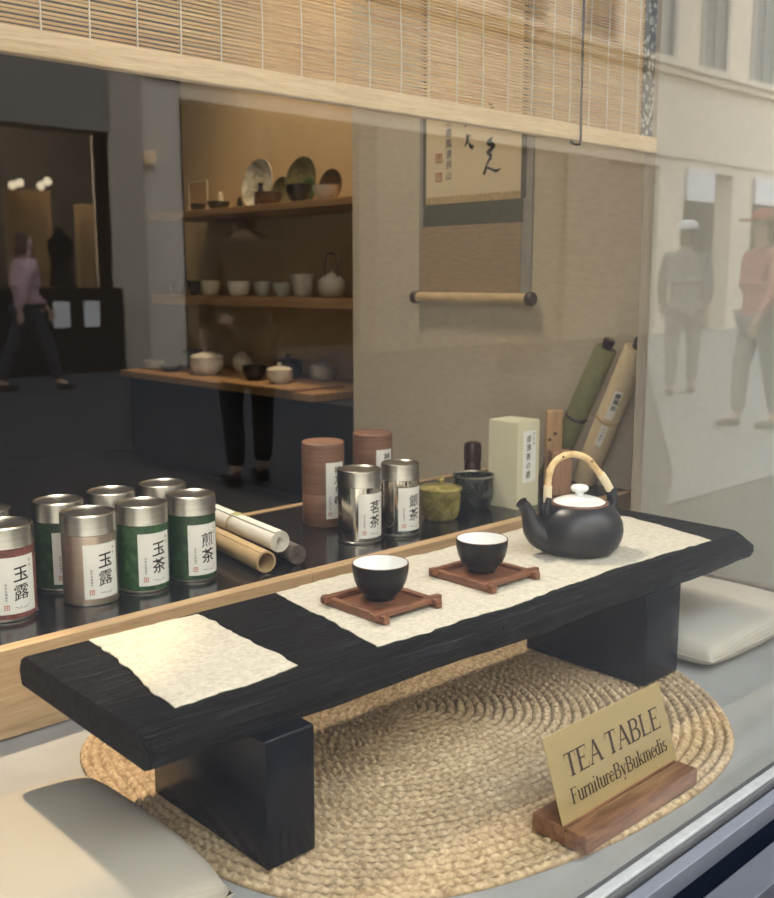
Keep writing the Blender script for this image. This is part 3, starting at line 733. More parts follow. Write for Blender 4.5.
t = thing('lidded_jar', 'small olive-green glazed jar with knobbed lid, between tin and dark bowl', 'jar', (1.335, 1.268, ZS))
obj('body', lat([(0, .001), (.027, 0), (.030, .001), (.034, .008), (.0365, .022), (.0378, .042), (.0385, .056)], 56), M['green_glaze'], t, 50)
l_ = obj('lid', lat([(.0405, .0555), (.0412, .0575), (.0405, .060), (.036, .0615), (.022, .0640), (.008, .0655), (0, .0655)], 56), M['green_glaze'], t, 50)
obj('knob', lat([(.0045, .065), (.0042, .068), (.0066, .071), (.0072, .0745), (.0055, .0778), (0, .079)], 28), M['green_glaze'], l_, 60)
t = thing('tea_bowl', 'dark glazed open tea bowl with silvery rim beside the cream box', 'bowl', (1.451, 1.290, ZS))
obj('body', lat([(0, .001), (.025, 0), (.028, .001), (.0335, .006), (.038, .018), (.0393, .035), (.0388, .052), (.0395, .0625)], 56), M['dark_glaze'], t, 50)
obj('rim', lat([(.0395, .0625), (.0408, .0648), (.0404, .0668), (.0385, .0664), (.0375, .064)], 56), M['silver_rim'], t, 50)
obj('inner_glaze', lat([(.0375, .064), (.0368, .045), (.035, .022), (.026, .010), (0, .007)], 56), M['dark_glaze'], t, 50)
t = thing('lacquer_case', 'small dark brown lacquered case behind the dark glazed bowl', 'case', (1.562, 1.392, ZS))
obj('body', lat([(0, 0), (.017, 0), (.018, .002), (.0175, .062), (.0165, .064)], 32), M['brownlac'], t, 50)
obj('lid', lat([(.0165, .0645), (.0185, .066), (.0182, .098), (.0165, .104), (.012, .106), (0, .1065)], 32), M['brownlac'], t, 50)

# cream carton
t = thing('tea_box', 'tall cream paperboard tea box with white paper label', 'box', (1.492, 1.215, ZS), math.radians(1))
H = .171
obj('body', bx(0, .068, 0, .072, 0, H - .0012, bev=.0006), M['boxpaper'], t)
obj('lid_flap', bx(.001, .067, .001, .071, H - .0011, H + .0004), M['boxpaper'], t)
pl = obj('paper_label', grid_patch((.017, -.0003, .050), (.040, 0, 0), (0, 0, .102)), M['label'], t)
bm = bmesh.new()
for i, ch in enumerate('御薄茶の香'): put_text(bm, ch, -.004, .086 - i * .0175, .0150, .06)
for i, ch in enumerate('宇治産'): put_text(bm, ch, .012, .094 - i * .009, .007, .03, mat=1)
place(bm, (.038, -.0007, .050), (1, 0, 0), (0, 0, 1)); obj('lettering', bm, [M['ink'], M['ink_grey']], pl)

t = thing('cedar_board', 'narrow upright light cedar board standing behind the cream tea box', 'board', (1.716, 1.300, ZS))
obj('board', bx(-.018, .018, -.006, .006, 0, .168, bev=.003, M=Matrix.Rotation(math.radians(-38), 4, 'Z')), M['lightwood'], t)
for z, x in ((.118, .002), (.105, -.010)): obj('knot', lat([(0, 0), (.004, .0002), (.003, .001), (0, .0013)], 12), M['node'], t, None, Matrix.Rotation(math.radians(-38), 3, 'Z') @ Vector((x, -.0058, z)), (PI / 2, 0, math.radians(-38)))
t = thing('cedar_box', 'small reddish cedar box between the cream tea box and the leaning scrolls', 'box', (1.672, 1.248, ZS), math.radians(-38))
obj('body', bx(-.021, .021, -.014, .014, 0, .078, bev=.002), M['pinkwood'], t)
obj('lid', bx(-.022, .022, -.015, .015, .0785, .093, bev=.002), M['pinkwood'], t)

# ------------------------------------------------------------------ leaning scrolls
def leaning(base, top, r, m, label, slip):
    base, top = Vector(base), Vector(top); d = (top - base).normalized(); L = (top - base).length
    t = thing('leaning_scroll', label, 'scroll', base, 0, 'rolled scrolls leaning in the corner')
    q = d.to_track_quat('Z', 'Y').to_matrix().to_4x4()
    view = q.inverted() @ (Vector((0, 0, .55)) - (base + top) / 2); va = math.atan2(view.y, view.x)
    def ad(bm):
        for w in bm.verts: w.co = q @ w.co
        return bm
    Lb = L - .020
    obj('rolled_mount', ad(lat([(0, 0), (r * .9, 0), (r, .002), (r, Lb - .002), (r * .93, Lb), (r * .6, Lb - .001), (0, Lb - .001)], 40)), m, t, 50)
    obj('roller_end', ad(lat([(.010, Lb - .001), (.0115, Lb + .002), (.0125, Lb + .016), (.0115, Lb + .019), (0, Lb + .020)], 28)), M['knob'], t, 50)
    zb = L * .46
    obj('ribbon', ad(lat([(r, zb - .004), (r + .0012, zb - .003), (r + .0016, zb), (r + .0012, zb + .003), (r, zb + .004)], 40)), M['brownlac'] if not slip else M['string'], t, 50)
    if slip:
        pl = obj('paper_slip', ad(patch(.017, L * .49, L * .68, r + .0005, va, 14)), M['paper_white'], t, 60)
        bm = bmesh.new()
        for i, ch in enumerate('春風茶'): put_text(bm, ch, .001, L * .65 - i * .0145, .013, .06)
        wrap(bm, r + .001, va); ad(bm); obj('lettering', bm, M['ink'], pl)
        pl = obj('paper_slip', ad(patch(.014, L * .30, L * .44, r + .0005, va, 14)), M['paper_white'], t, 60)
        bm = bmesh.new()
        for i, ch in enumerate('山水画図'): put_text(bm, ch, 0, L * .42 - i * .0085, .006, .04)
        wrap(bm, r + .001, va); ad(bm); obj('lettering', bm, M['ink_grey'], pl)
leaning((1.755, 1.340, ZS + .010), (1.765, 1.200, .432), .0235, M['scroll_green'], 'rolled olive-green scroll leaning in the corner, farther from the pale panel', False)
leaning((1.782, 1.268, ZS + .012), (1.748, 1.116, .436), .0255, M['scroll_beige'], 'rolled cream scroll with paper slips leaning next to the pale panel', True)

# ------------------------------------------------------------------ paper rolls lying on the platform
def paper_roll(a, c, ro, ri, turns, m, label, th=.0006):
    a, c = Vector(a), Vector(c); d = c - a; L = d.length
    t = thing('paper_roll', label, 'paper roll', a, 0, 'paper rolls beside the green tins')
    q = d.normalized().to_track_quat('Z', 'Y').to_matrix()
    n = int(turns * 36); P = []
    for i in range(n + 1):
        s = i / n; rad = ro + (ri - ro) * s; an = s * turns * 2 * PI + 1.1
        P.append((rad * math.cos(an), rad * math.sin(an), rad, an))
    bm = bmesh.new(); rows = []
    for x, y, rad, an in P:
        k = (rad - th) / rad
        rows.append([bm.verts.new(q @ Vector(p)) for p in ((x, y, 0), (x, y, L), (x * k, y * k, L), (x * k, y * k, 0))])
    for a_, c_ in zip(rows, rows[1:]):
        for k in range(4): bm.faces.new((a_[k], a_[(k + 1) % 4], c_[(k + 1) % 4], c_[k]))
    bm.faces.new(rows[0]); bm.faces.new(rows[-1][::-1])
    obj('sheet', bm, m, t, 40); return t, q, L
t, q, L = paper_roll((.925, 1.222, .1505), (.956, 1.455, .1515), .0180, .0062, 5, M['paper_white'], 'white paper roll tied with string, lying on the other two rolls', .0012)
zc = L * .62
bm = lat([(.0182, zc - .0018), (.0192, zc - .001), (.0192, zc + .001), (.0182, zc + .0018)], 32)
for w in bm.verts: w.co = q @ w.co
obj('string', bm, M['string'], t, 50)
tg = obj('paper_tag', patch(.016, zc - .019, zc - .003, .0187, math.radians(95), 10), M['leaf'], t, 50)
for w in tg.data.vertices: w.co = q @ w.co
paper_roll((.884, 1.203, .1298), (.918, 1.420, .1298), .0172, .0138, 3, M['kraft'], 'tan kraft paper roll lying against the green tin', .0008)
paper_roll((.946, 1.205, .1285), (.986, 1.420, .1285), .0158, .0022, 7, M['greyroll'], 'grey-brown roll of cloth lying beside the kraft paper roll', .0011)


# ------------------------------------------------------------------ niche with shelves of ceramics
def shelf(name, z0, z1, label, g):
    o = obj(name, bx(2.12, 2.398, 2.065, 3.61, z0, z1, bev=.002), M['shelfwood']); tag(o, label, 'shelf', g); return o
shelf('wall_shelf', .785, .808, 'upper wooden wall shelf carrying the upright plates', 'niche shelves')
shelf('wall_shelf', .460, .493, 'lower wooden wall shelf carrying the cups and the handled kettle', 'niche shelves')
t = thing('display_counter', 'black low counter with wooden top below the niche shelves', 'counter', (2.19, 2.85, -.149))
obj('worktop', bx(-.21, .205, -.42, .79, .349 - .025, .349, bev=.002), M['shelfwood'], t)
obj('cabinet_body', bx(-.17, .20, -.78, .78, 0, .32), M['black_cab'], t)
ZA, ZB, ZCt = .8085, .4935, .2005
sil = {}
for k, c, r in (('w_black', (.014, .014, .015), .35), ('w_white', (.62, .58, .50), .35), ('w_cream', (.50, .44, .34), .4), ('w_blue', (.035, .045, .06), .4), ('w_grey', (.22, .21, .19), .5), ('w_pale', (.42, .39, .34), .45), ('w_brown', (.09, .055, .035), .4), ('w_green', (.05, .085, .03), .4), ('w_celadon', (.34, .36, .29), .35)):
    M[k] = plain(k, c, r, var=.15, scale=40)
M['w_silver'] = paper_print('silver_leaf_glaze', (.10, .12, .07), (.42, .40, .33), (.62, .60, .54), 14)
M['w_olive'] = paper_print('olive_ash_glaze', (.05, .055, .025), (.13, .12, .06), (.20, .17, .10), 16)
def bowlprof(r, h): return [(0, .001), (r * .5, 0), (r * .52, .003), (r * .8, h * .25), (r * .96, h * .65), (r, h), (r * .95, h), (r * .88, h * .62), (r * .7, h * .3), (0, h * .2)]
def cupprof(r, h): return [(0, .001), (r * .6, 0), (r * .68, .003), (r * .85, h * .25), (r * .97, h * .7), (r, h), (r * .94, h), (r * .9, h * .65), (r * .75, h * .25), (0, h * .12)]
def ware(name, label, cat, x, y, z, prof, m, g, seg=32): return tag(obj(name, lat(prof, seg), M[m], None, 50, (x, y, z)), label, cat, g)
GA, GB, GC = 'ceramics on the upper niche shelf', 'ceramics on the lower niche shelf', 'ceramics on the niche counter'
def plate(x, y, z, rr, m, label, lean=.16, rz=0):
    bm = lat([(0, .004), (rr * .55, .003), (rr * .62, 0), (rr * .66, .004), (rr * .9, .010), (rr, .016), (rr * .99, .019), (rr * .88, .0135), (rr * .6, .008), (0, .008)], 48)
    o = obj('display_plate', bm, M[m], None, 50)
    o.rotation_euler = (0, -PI / 2 + lean, rz); o.location = (x, y, z + rr * math.cos(lean) + .0005)
    tag(o, label, 'plate', GA)
ZA2 = ZA
plate(2.30, 3.115, ZA, .092, 'w_silver', 'large pale silvery plate standing upright on the upper shelf')
plate(2.325, 3.005, ZA, .056, 'w_olive', 'small olive plate standing upright behind the dark bowl and bottle')
plate(2.30, 2.86, ZA, .085, 'w_olive', 'large brown-olive plate standing upright behind the green leaf dish')
plate(2.33, 2.735, ZA, .060, 'w_brown', 'small dark brown plate standing upright near the shelf end')
o = obj('leaf_dish', lat([(0, .003), (.03, .002), (.040, .006), (.046, .012), (.044, .013), (.03, .008), (0, .007)], 40), M['w_green'], None, 50)
o.rotation_euler = (0, -PI / 2 + .2, 0); o.location = (2.265, 2.785, ZA + .0455 * math.cos(.2) + .0005); tag(o, 'round green dish standing upright in front of the brown-olive plate', 'dish', GA)
ware('black_bowl', 'low black bowl on the upper shelf, next to the wire stand', 'bowl', 2.20, 3.385, ZA, bowlprof(.030, .032), 'w_black', GA)
ware('black_bowl', 'wide low black bowl on the upper shelf, in front of a small figurine', 'bowl', 2.20, 3.245, ZA, bowlprof(.043, .032), 'w_black', GA)
ware('black_bowl', 'dark brown bowl on the upper shelf before the small olive plate', 'bowl', 2.20, 2.935, ZA, bowlprof(.050, .048), 'w_brown', GA)
ware('black_bowl', 'deep black bowl on the upper shelf before the green dish', 'bowl', 2.185, 2.748, ZA, bowlprof(.044, .060), 'w_black', GA)
ware('pale_bowl', 'pale grey bowl at the end of the upper shelf', 'bowl', 2.20, 2.622, ZA, bowlprof(.044, .050), 'w_pale', GA)
ware('bottle_vase', 'small dark bottle vase standing between the silvery and olive plates', 'vase', 2.24, 3.035, ZA, [(0, 0), (.018, 0), (.024, .02), (.023, .045), (.011, .062), (.008, .075), (.012, .088), (.009, .088), (0, .08)], 'w_black', GA)
ware('oil_bottle', 'tiny black bottle standing before the edge of the silvery plate', 'bottle', 2.19, 3.095, ZA, [(0, 0), (.010, 0), (.011, .02), (.006, .03), (.006, .038), (0, .038)], 'w_black', GA)
ware('figurine', 'small tan figurine behind the wide black bowl', 'figurine', 2.27, 3.335, ZA, [(0, 0), (.018, 0), (.016, .03), (.010, .05), (.012, .062), (.009, .074), (0, .078)], 'w_cream', GA)
t = thing('wire_stand', 'thin square wire display stand on the upper shelf', 'stand', (2.26, 3.475, ZA), 0, GA)
for a, c in (((0, -.065, .002), (0, -.065, .125)), ((0, .065, .002), (0, .065, .125)), ((0, -.065, .125), (0, .065, .125)), ((0, -.065, .003), (0, .065, .003))): obj('wire', tb([a, c], .0022, 8), M['w_cream'], t)
obj('back_sheet', bx(.003, .006, -.062, .062, .004, .122), M['kraft'], t)

ware('blue_cup', 'dark blue cup at the far end of the lower shelf', 'cup', 2.20, 3.545, ZB, cupprof(.038, .058), 'w_blue', GB)
ware('black_cup', 'small black cup on the lower shelf beside the dark blue one', 'cup', 2.20, 3.430, ZB, cupprof(.024, .056), 'w_black', GB)
ware('white_bowl', 'cream tea bowl on the lower shelf beside the small black cup', 'bowl', 2.20, 3.315, ZB, cupprof(.040, .056), 'w_cream', GB)
ware('white_bowl', 'white tea bowl on the lower shelf between the cream bowl and a celadon cup', 'bowl', 2.20, 3.127, ZB, cupprof(.043, .054), 'w_white', GB)
ware('celadon_cup', 'pale celadon cup on the lower shelf beside the white tea bowl', 'cup', 2.20, 2.982, ZB, cupprof(.030, .053), 'w_celadon', GB)
ware('celadon_cup', 'pale celadon cup on the lower shelf beside the tall white cup', 'cup', 2.20, 2.870, ZB, cupprof(.032, .049), 'w_celadon', GB)
ware('tall_cup', 'tall flared white cup on the lower shelf beside the kettle', 'cup', 2.20, 2.750, ZB, [(0, .001), (.024, 0), (.028, .004), (.034, .03), (.042, .078), (.039, .078), (.031, .03), (0, .012)], 'w_pale', GB)
t = thing('kettle', 'round grey ceramic kettle with dark arched handle at the shelf end', 'kettle', (2.20, 2.595, ZB), 0, GB)
obj('body', lat([(0, .001), (.030, 0), (.040, .010), (.047, .032), (.044, .055), (.030, .070), (.014, .074)], 36), M['w_pale'], t, 60)
l_ = obj('lid', lat([(.020, .0735), (.018, .078), (.004, .082), (.006, .087), (0, .090)], 28), M['w_pale'], t, 60)
obj('handle', tb(smooth_path([(0, .028, .068), (0, .030, .11), (0, .022, .138), (0, 0, .147), (0, -.022, .138), (0, -.030, .11), (0, -.028, .068)], 5), .0042, 10), M['w_brown'], t, 60)
obj('spout', tb(smooth_path([(0, .040, .030), (0, .056, .044), (0, .062, .062)], 5), [.011, .0105, .010, .0095, .009, .0085, .008, .0075, .007, .0065, .006], 12), M['w_pale'], t, 60)

ware('grey_bowl', 'low grey bowl at the far end of the counter', 'bowl', 2.10, 3.585, ZCt, bowlprof(.040, .034), 'w_grey', GC)
t = thing('dark_box', 'small dark blue-black box on the counter beside the white tureen', 'box', (2.24, 3.50, ZCt), 0, GC)
obj('body', bx(-.035, .035, -.04, .04, 0, .05, bev=.003), M['w_blue'], t); obj('lid', bx(-.037, .037, -.042, .042, .0505, .078, bev=.003), M['w_blue'], t)
ware('dark_dish', 'flat dark dish on the counter before the blue-black box', 'dish', 2.10, 3.455, ZCt, bowlprof(.050, .026), 'w_blue', GC)
def lidded(name, label, cat, x, y, z, r, h, m, km, handle=False):
    t = thing(name, label, cat, (x, y, z), 0, GC)
    obj('body', lat([(0, .001), (r * .6, 0), (r * .66, .003), (r * .9, h * .25), (r, h * .55), (r * .97, h)], 40), M[m], t, 50)
    l_ = obj('lid', lat([(r * 1.01, h), (r * 1.02, h * 1.04), (r * .8, h * 1.18), (r * .3, h * 1.30), (0, h * 1.31)], 40), M[m], t, 50)
    obj('knob', lat([(r * .12, h * 1.29), (r * .10, h * 1.36), (r * .2, h * 1.43), (r * .17, h * 1.55), (0, h * 1.58)], 20), M[km], l_, 60)
    return t
lidded('tureen', 'white lidded tureen with dark knob on the counter', 'tureen', 2.12, 3.235, ZCt, .062, .064, 'w_white', 'w_brown')
ware('round_jar', 'round cream jar on the counter between tureen and black bowl', 'jar', 2.27, 3.215, ZCt, [(0, 0), (.022, 0), (.034, .015), (.039, .036), (.034, .06), (.020, .072), (.014, .078), (.010, .078), (0, .07)], 'w_cream', GC)
tag(obj('serving_tray', bx(-.14, .10, -.19, .19, 0, .010, bev=.003), M['shelfwood'], None, None, (2.10, 2.72, ZCt)), 'flat wooden serving tray at the counter end under the sugar bowl', 'tray')
ware('black_bowl', 'round black bowl on the serving tray, beside the white sugar bowl', 'bowl', 2.06, 2.848, ZCt + .0105, bowlprof(.044, .050), 'w_black', GC)
lidded('sugar_bowl', 'small white lidded bowl on the serving tray', 'bowl', 2.055, 2.70, ZCt + .0105, .044, .044, 'w_white', 'w_white')
t = lidded('dark_teapot', 'black ceramic teapot standing behind the white lidded bowl', 'teapot', 2.27, 2.93, ZCt, .054, .056, 'w_black', 'w_black')
obj('spout', tb([(0, .048, .024), (0, .066, .036), (0, .075, .054)], [.011, .009, .006], 12), M['w_black'], t, 60)
obj('handle', tb(smooth_path([(0, -.050, .048), (0, -.075, .045), (0, -.075, .022), (0, -.052, .016)], 5), .004, 8), M['w_black'], t, 60)
lidded('pale_pot', 'pale grey lidded pot at the near end of the counter behind the tray', 'pot', 2.28, 2.745, ZCt, .046, .050, 'w_pale', 'w_pale')

# ------------------------------------------------------------------ the street outside, seen mirrored in the pane
YF = -11.474
def slab(pts, z0, z1):
    bm = bmesh.new(); a = [bm.verts.new((x, y, z0)) for x, y in pts]; b = [bm.verts.new((x, y, z1)) for x, y in pts]
    bm.faces.new(a[::-1]); bm.faces.new(b); n = len(a)
    for i in range(n): bm.faces.new((a[i], a[(i + 1) % n], b[(i + 1) % n], b[i]))
    return bm
struct('street', slab([(-30, YF), (60, YF), (60, .30), (-30, .30)], ST - .2, ST), M['street'])
struct('pavement', slab([(19.8, YF), (60, YF), (60, -1.6), (4.75, -1.9), (5.7, -2.44), (8.95, -4.6), (16.5, -9.5)], ST + .0005, ST + .012), M['paving'])  # light put into the shape: pale only where the mirrored ground looks bright
M['facade'] = plain('cream_stucco', (.80, .70, .56), .9, var=.05, scale=2)
M['shutter'] = plain('taupe_roller_shutter', (.27, .23, .18), .8, var=.05, scale=2)
M['facade_dark'] = plain('grey_brown_fascia', (.26, .235, .21), .8, var=.08, scale=2)
M['facade_grey'] = plain('greyish_pier', (.50, .43, .35), .85, var=.06, scale=2)
M['shopdark'] = plain('dark_shop_interior', (.07, .06, .05), .8)
M['winglass'] = plain('far_window_glass', (.10, .12, .13), .15)
M['frame_grey'] = plain('far_window_frame', (.40, .39, .36), .7)
M['signwhite'] = plain('white_fascia_board', (.80, .80, .82), .6)
M['tan'] = plain('tan_hanging_cloth', (.42, .29, .15), .9, var=.25, scale=3, stretch=(3, 3, .4))
bm = bmesh.new()
bays = [(2.6, 6.70), (7.80, 11.5), (12.5, 16.6), (18.0, 19.9), (20.92, 23.1), (24.1, 27.2), (28.4, 31.5)]
xs = [-30] + [v_ for b_ in bays for v_ in b_] + [60]
for i in range(0, len(xs), 2): box(bm, xs[i], xs[i + 1], YF - .45, YF, ST, 3.0, mat=1 if 11 < xs[i] < 19 else 0)
box(bm, 6.8, 60, YF - .45, YF, 3.0, 13); box(bm, -30, 6.8, YF - .45, YF, 3.4, 13)
struct('wall_opposite', bm, [M['facade'], M['shutter']])
struct('trim_2', bx(2.6, 6.72, YF - .40, YF + .06, 2.44, 3.4), M['facade_dark'])
bm = bmesh.new(); box(bm, -30, 60, YF, YF + .16, 4.92, 5.06); box(bm, -30, 60, YF, YF + .26, 5.06, 5.18); struct('trim_3', bm, M['facade'])
struct('trim_6', bx(6.70, 7.2, YF - .4, YF + .05, ST, 3.4), M['facade_grey'])
struct('trim_4', bx(6.8, 60, YF, YF + .06, 3.22, 3.40), M['facade'])
for k, (x0, x1) in enumerate(bays[2:4]): struct('added_shutter_%d' % (k + 1), bx(x0 + .01, x1 - .01, YF - .16, YF - .10, ST + .005, 2.98), M['shutter'])  # closed shutters added to soften the facade's contrast in the pane's reflection
struct('wall_shop_back', bx(-3, 33, YF - 2.2, YF - 2.1, ST, 3.4), M['shopdark'])
struct('floor_far', bx(-3, 33, YF - 2.1, YF, ST - .1, ST), M['shopdark'])
struct('trim_5', bx(2.6, 6.80, YF - .35, YF + .08, ST, .45), M['alu_dark'])
for i, x in enumerate((3.2, 5.5, 7.8, 10.1, 12.4, 14.7, 17.0, 19.2, 21.45, 23.75, 26.1, 28.4)):
    w_ = struct('window_%d' % (i + 2), bx(x, x + .95, YF - .10, YF + .012, 5.30, 7.3), M['winglass'])
    bm = bmesh.new()
    for q in ((x - .14, x, 5.22, 7.42), (x + .95, x + 1.09, 5.22, 7.42), (x, x + .95, 7.3, 7.42), (x, x + .95, 5.22, 5.30), (x + .45, x + .5, 5.30, 7.3)): box(bm, q[0], q[1], YF - .02, YF + .05, q[2], q[3])
    obj('window_frame', bm, M['frame_grey'], w_)
for x0, x1, z0, z1, l in ((20.95, 22.15, 2.33, 3.02, 'white shop board across the street, above the dark doorway'), (24.15, 25.6, 2.40, 3.02, 'white shop board across the street, beyond the cream pier')):
    tag(obj('shop_sign', bx(x0, x1, YF + .001, YF + .07, z0, z1), M['signwhite']), l, 'sign board', 'white shop boards across the street')
for x, l in ((5.80, 'pale notice card on the dark stall riser, nearer the street lamps'), (6.22, 'pale notice card on the dark stall riser, nearer the cream pier')):
    tag(obj('notice_card', bx(x, x + .22, YF + .081, YF + .095, -.05, .28), M['signwhite']), l, 'card', 'notice cards across the street')
M['globe'] = emis('lamp_globe', (1, .86, .60), 8)
M['sconce'] = emis('dim_sconce', (1, .72, .45), .9)
for x, y, z in ((5.62, -.5, 1.74), (5.76, -.6, 1.79), (6.0, -.5, 1.76), (6.14, -.6, 1.83)):
    tag(obj('pendant_lamp', lat([(0, -.055), (.03, -.045), (.052, -.018), (.055, 0), (.05, .024), (.03, .046), (0, .055)], 20), M['globe'], None, 60, (x, YF + y, z)), 'small glowing globe lamp inside the shop across the street', 'lamp', 'globe lamps in the opposite shop')
def drape(x0, x1, y, z0, z1, m):
    bm = bmesh.new(); pr = None
    for i in range(61):
        x = x0 + (x1 - x0) * i / 60; yy = y + .05 * math.sin(i * .9)
        p = [bm.verts.new((x, yy, z0)), bm.verts.new((x, yy, z1)), bm.verts.new((x, yy - .01, z1)), bm.verts.new((x, yy - .01, z0))]
        if pr:
            for k in range(4): bm.faces.new((pr[k], p[k], p[(k + 1) % 4], pr[(k + 1) % 4]))
        pr = p
    return bm
tag(obj('hanging_cloth', drape(5.70, 6.35, YF - 1.0, .3, 1.75, M['tan']), M['tan'], None, 60), 'tan hanging cloth in the opposite shop window, near the globe lamps', 'cloth', 'tan cloths across the street')
tag(obj('hanging_cloth', drape(6.75, 7.3, YF - 1.1, .3, 1.6, M['tan']), M['tan'], None, 60), 'tan hanging cloth in the opposite shop window, near the cream pier', 'cloth', 'tan cloths across the street')
tag(obj('dress_form', lat([(0, .0), (.16, 0), (.15, .12), (.12, .3), (.17, .5), (.16, .62), (.06, .7), (.05, .78), (0, .79)], 24), M['alu_dark'], None, 60, (6.22, YF - .5, .46)), 'dark dress form standing in the opposite shop window', 'dress form')
tag(obj('wall_lamp', bx(7.22, 7.36, YF, YF + .12, 2.08, 2.26, bev=.02), M['sconce']), 'small lit wall lamp on the cream pier across the street', 'lamp')

# people in the street: one continuous skinned body each, clothing as children
M['skin'] = plain('skin', (.55, .36, .27), .5, var=.05)
def skin_mesh(V, E, R, root, sub=2):
    me = bpy.data.meshes.new('skin'); me.from_pydata([Vector(v) for v in V], E, [])
    o = bpy.data.objects.new('skin', me); C.objects.link(o)
    o.modifiers.new('s', 'SKIN'); o.modifiers.new('u', 'SUBSURF').levels = sub
    for i, r in enumerate(R): me.skin_vertices[0].data[i].radius = r if isinstance(r, tuple) else (r, r); me.skin_vertices[0].data[i].use_root = (i == root)
    dg = bpy.context.evaluated_depsgraph_get(); dg.update()
    out = bpy.data.meshes.new_from_object(o.evaluated_get(dg)); bpy.data.objects.remove(o); bpy.data.meshes.remove(me)
    out.polygons.foreach_set('use_smooth', [True] * len(out.polygons)); return out
def chain(V, E, R, start, pts):
    p = start
    for v, r in pts: V.append(v); R.append(r); E.append((p, len(V) - 1)); p = len(V) - 1
    return p
def person(label, x, y, rz, top, legs, shoes, hair, stride=.0, h=1.0, skirt=None, cap=None, bag=None):
    t = thing('person', label, 'person', (x, y, ST), rz, 'people walking in the street')
    t.scale = (h, h, h)
    V, E, R = [(0, 0, .96)], [], [(.13, .10)]
    ch = chain(V, E, R, 0, [((0, .01, 1.12), (.12, .09)), ((0, .01, 1.32), (.14, .10))])
    nk = chain(V, E, R, ch, [((0, 0, 1.46), (.055, .06)), ((0, -.015, 1.53), (.055, .065)), ((0, -.02, 1.61), (.075, .095)), ((0, -.01, 1.70), (.055, .07))])
    for s in (-1, 1):
        sw = s * stride
        w = chain(V, E, R, ch, [((s * .18, .01, 1.39), .058), ((s * .22, .02 + sw * .25, 1.12), .042), ((s * .22, -.07 + sw * .6, .90), .028), ((s * .22, -.085 + sw * .65, .855), (.036, .022))])
        for k, (dx, ln) in enumerate(((-.026, .055), (-.009, .07), (.009, .075), (.026, .065))):
            chain(V, E, R, w, [((s * .22 + (0), -.09 + sw * .65 + dx, .815), .0095), ((s * .215, -.095 + sw * .65 + dx, .815 - ln * .55), .0085), ((s * .205, -.095 + sw * .65 + dx, .815 - ln), .007)])
        chain(V, E, R, w, [((s * .205, -.125 + sw * .65, .84), .010), ((s * .20, -.14 + sw * .65, .80), .008)])
        chain(V, E, R, 0, [((s * .10, 0, .90), .095), ((s * .105, -sw * .45 - .01, .50), .058), ((s * .10, -sw * .75 + .02, .10), .04), ((s * .105, -sw * .75 - .06, .045), (.04, .035)), ((s * .11, -sw * .75 - .15, .035), (.035, .028))])
    obj('body', skin_mesh(V, E, R, 0), M['skin'], t)
    # coat or shirt
    V, E, R = [(0, .0, 1.02)], [], [(.16, .125)]
    c0 = chain(V, E, R, 0, [((0, .01, 1.15), (.155, .12)), ((0, .01, 1.34), (.185, .14)), ((0, .008, 1.42), (.135, .115)), ((0, .005, 1.48), (.075, .078))])
    if skirt: chain(V, E, R, 0, [((0, 0, .8), (.20, .16)), ((0, 0, skirt), (.22, .18))])
    else: chain(V, E, R, 0, [((0, 0, .88), (.165, .135))])
    for s in (-1, 1):
        sw = s * stride
        chain(V, E, R, 2, [((s * .175, .01, 1.385), .078), ((s * .225, .02 + sw * .25, 1.12), .060), ((s * .22, -.065 + sw * .58, .92), .045)])
    obj('coat' if skirt else 'jacket', skin_mesh(V, E, R, 0), top, t)
    V, E, R = [(0, 0, .93)], [], [(.145, .115)]
    for s in (-1, 1):
        sw = s * stride
        chain(V, E, R, 0, [((s * .10, 0, .87), .105), ((s * .105, -sw * .45 - .01, .50), .075), ((s * .10, -sw * .75 + .02, .11), .058)])
    obj('trousers', skin_mesh(V, E, R, 0), legs, t)
    for s in (-1, 1):
        sw = s * stride
        obj('shoe', skin_mesh([(s * .10, -sw * .75 + .05, .045), (s * .105, -sw * .75 - .06, .045), (s * .11, -sw * .75 - .17, .035)], [(0, 1), (1, 2)], [(.045, .042), (.05, .042), (.042, .030)], 0), shoes, t)
    V = [(0, .045, 1.49), (0, .03, 1.58), (0, .02, 1.66), (0, -.005, 1.725)]
    obj('hair', skin_mesh(V, [(0, 1), (1, 2), (2, 3)], [(.075, .05), (.082, .075), (.088, .095), (.06, .075)], 1), hair, t)
    for s in (-1, 1): obj('eye', lat([(0, -.009), (.008, -.004), (.009, 0), (.008, .004), (0, .009)], 10), M['alu_dark'], t, 60, (s * .03, -.098, 1.625))
    if cap:
        bm = lat([(.105, 0), (.108, .02), (.098, .06), (.06, .09), (0, .1)], 24); box(bm, -.07, .07, -.19, -.08, -.002, .012, bev=.004)
        obj('cap', bm, cap, t, 50, (0, -.005, 1.665))
    return t
def cl(n, c): return plain(n, c, .85, var=.1, scale=20)
dark1, dark2, navy = cl('black_wool', (.012, .012, .014)), cl('dark_grey_cloth', (.20, .20, .20)), cl('navy_denim', (.022, .028, .05))
haird, hairb = cl('dark_hair', (.02, .014, .01)), cl('brown_hair', (.10, .055, .03))
person('person in a pale pink shirt and dark blue jeans walking past the opposite shop', 4.75, -9.78, math.radians(95), cl('pale_pink_shirt', (.60, .38, .42)), navy, dark1, hairb, .38, .99)
person('person in a long black coat and black trousers standing in the street', 3.46, -3.93, math.radians(15), dark1, dark1, dark1, haird, .05, 1.0, skirt=.55)
person('person in dark grey clothes with a white cap, walking away', 9.55, -4.67, math.radians(60), dark2, dark2, dark1, haird, .2, 1.03, cap=M['signwhite'])
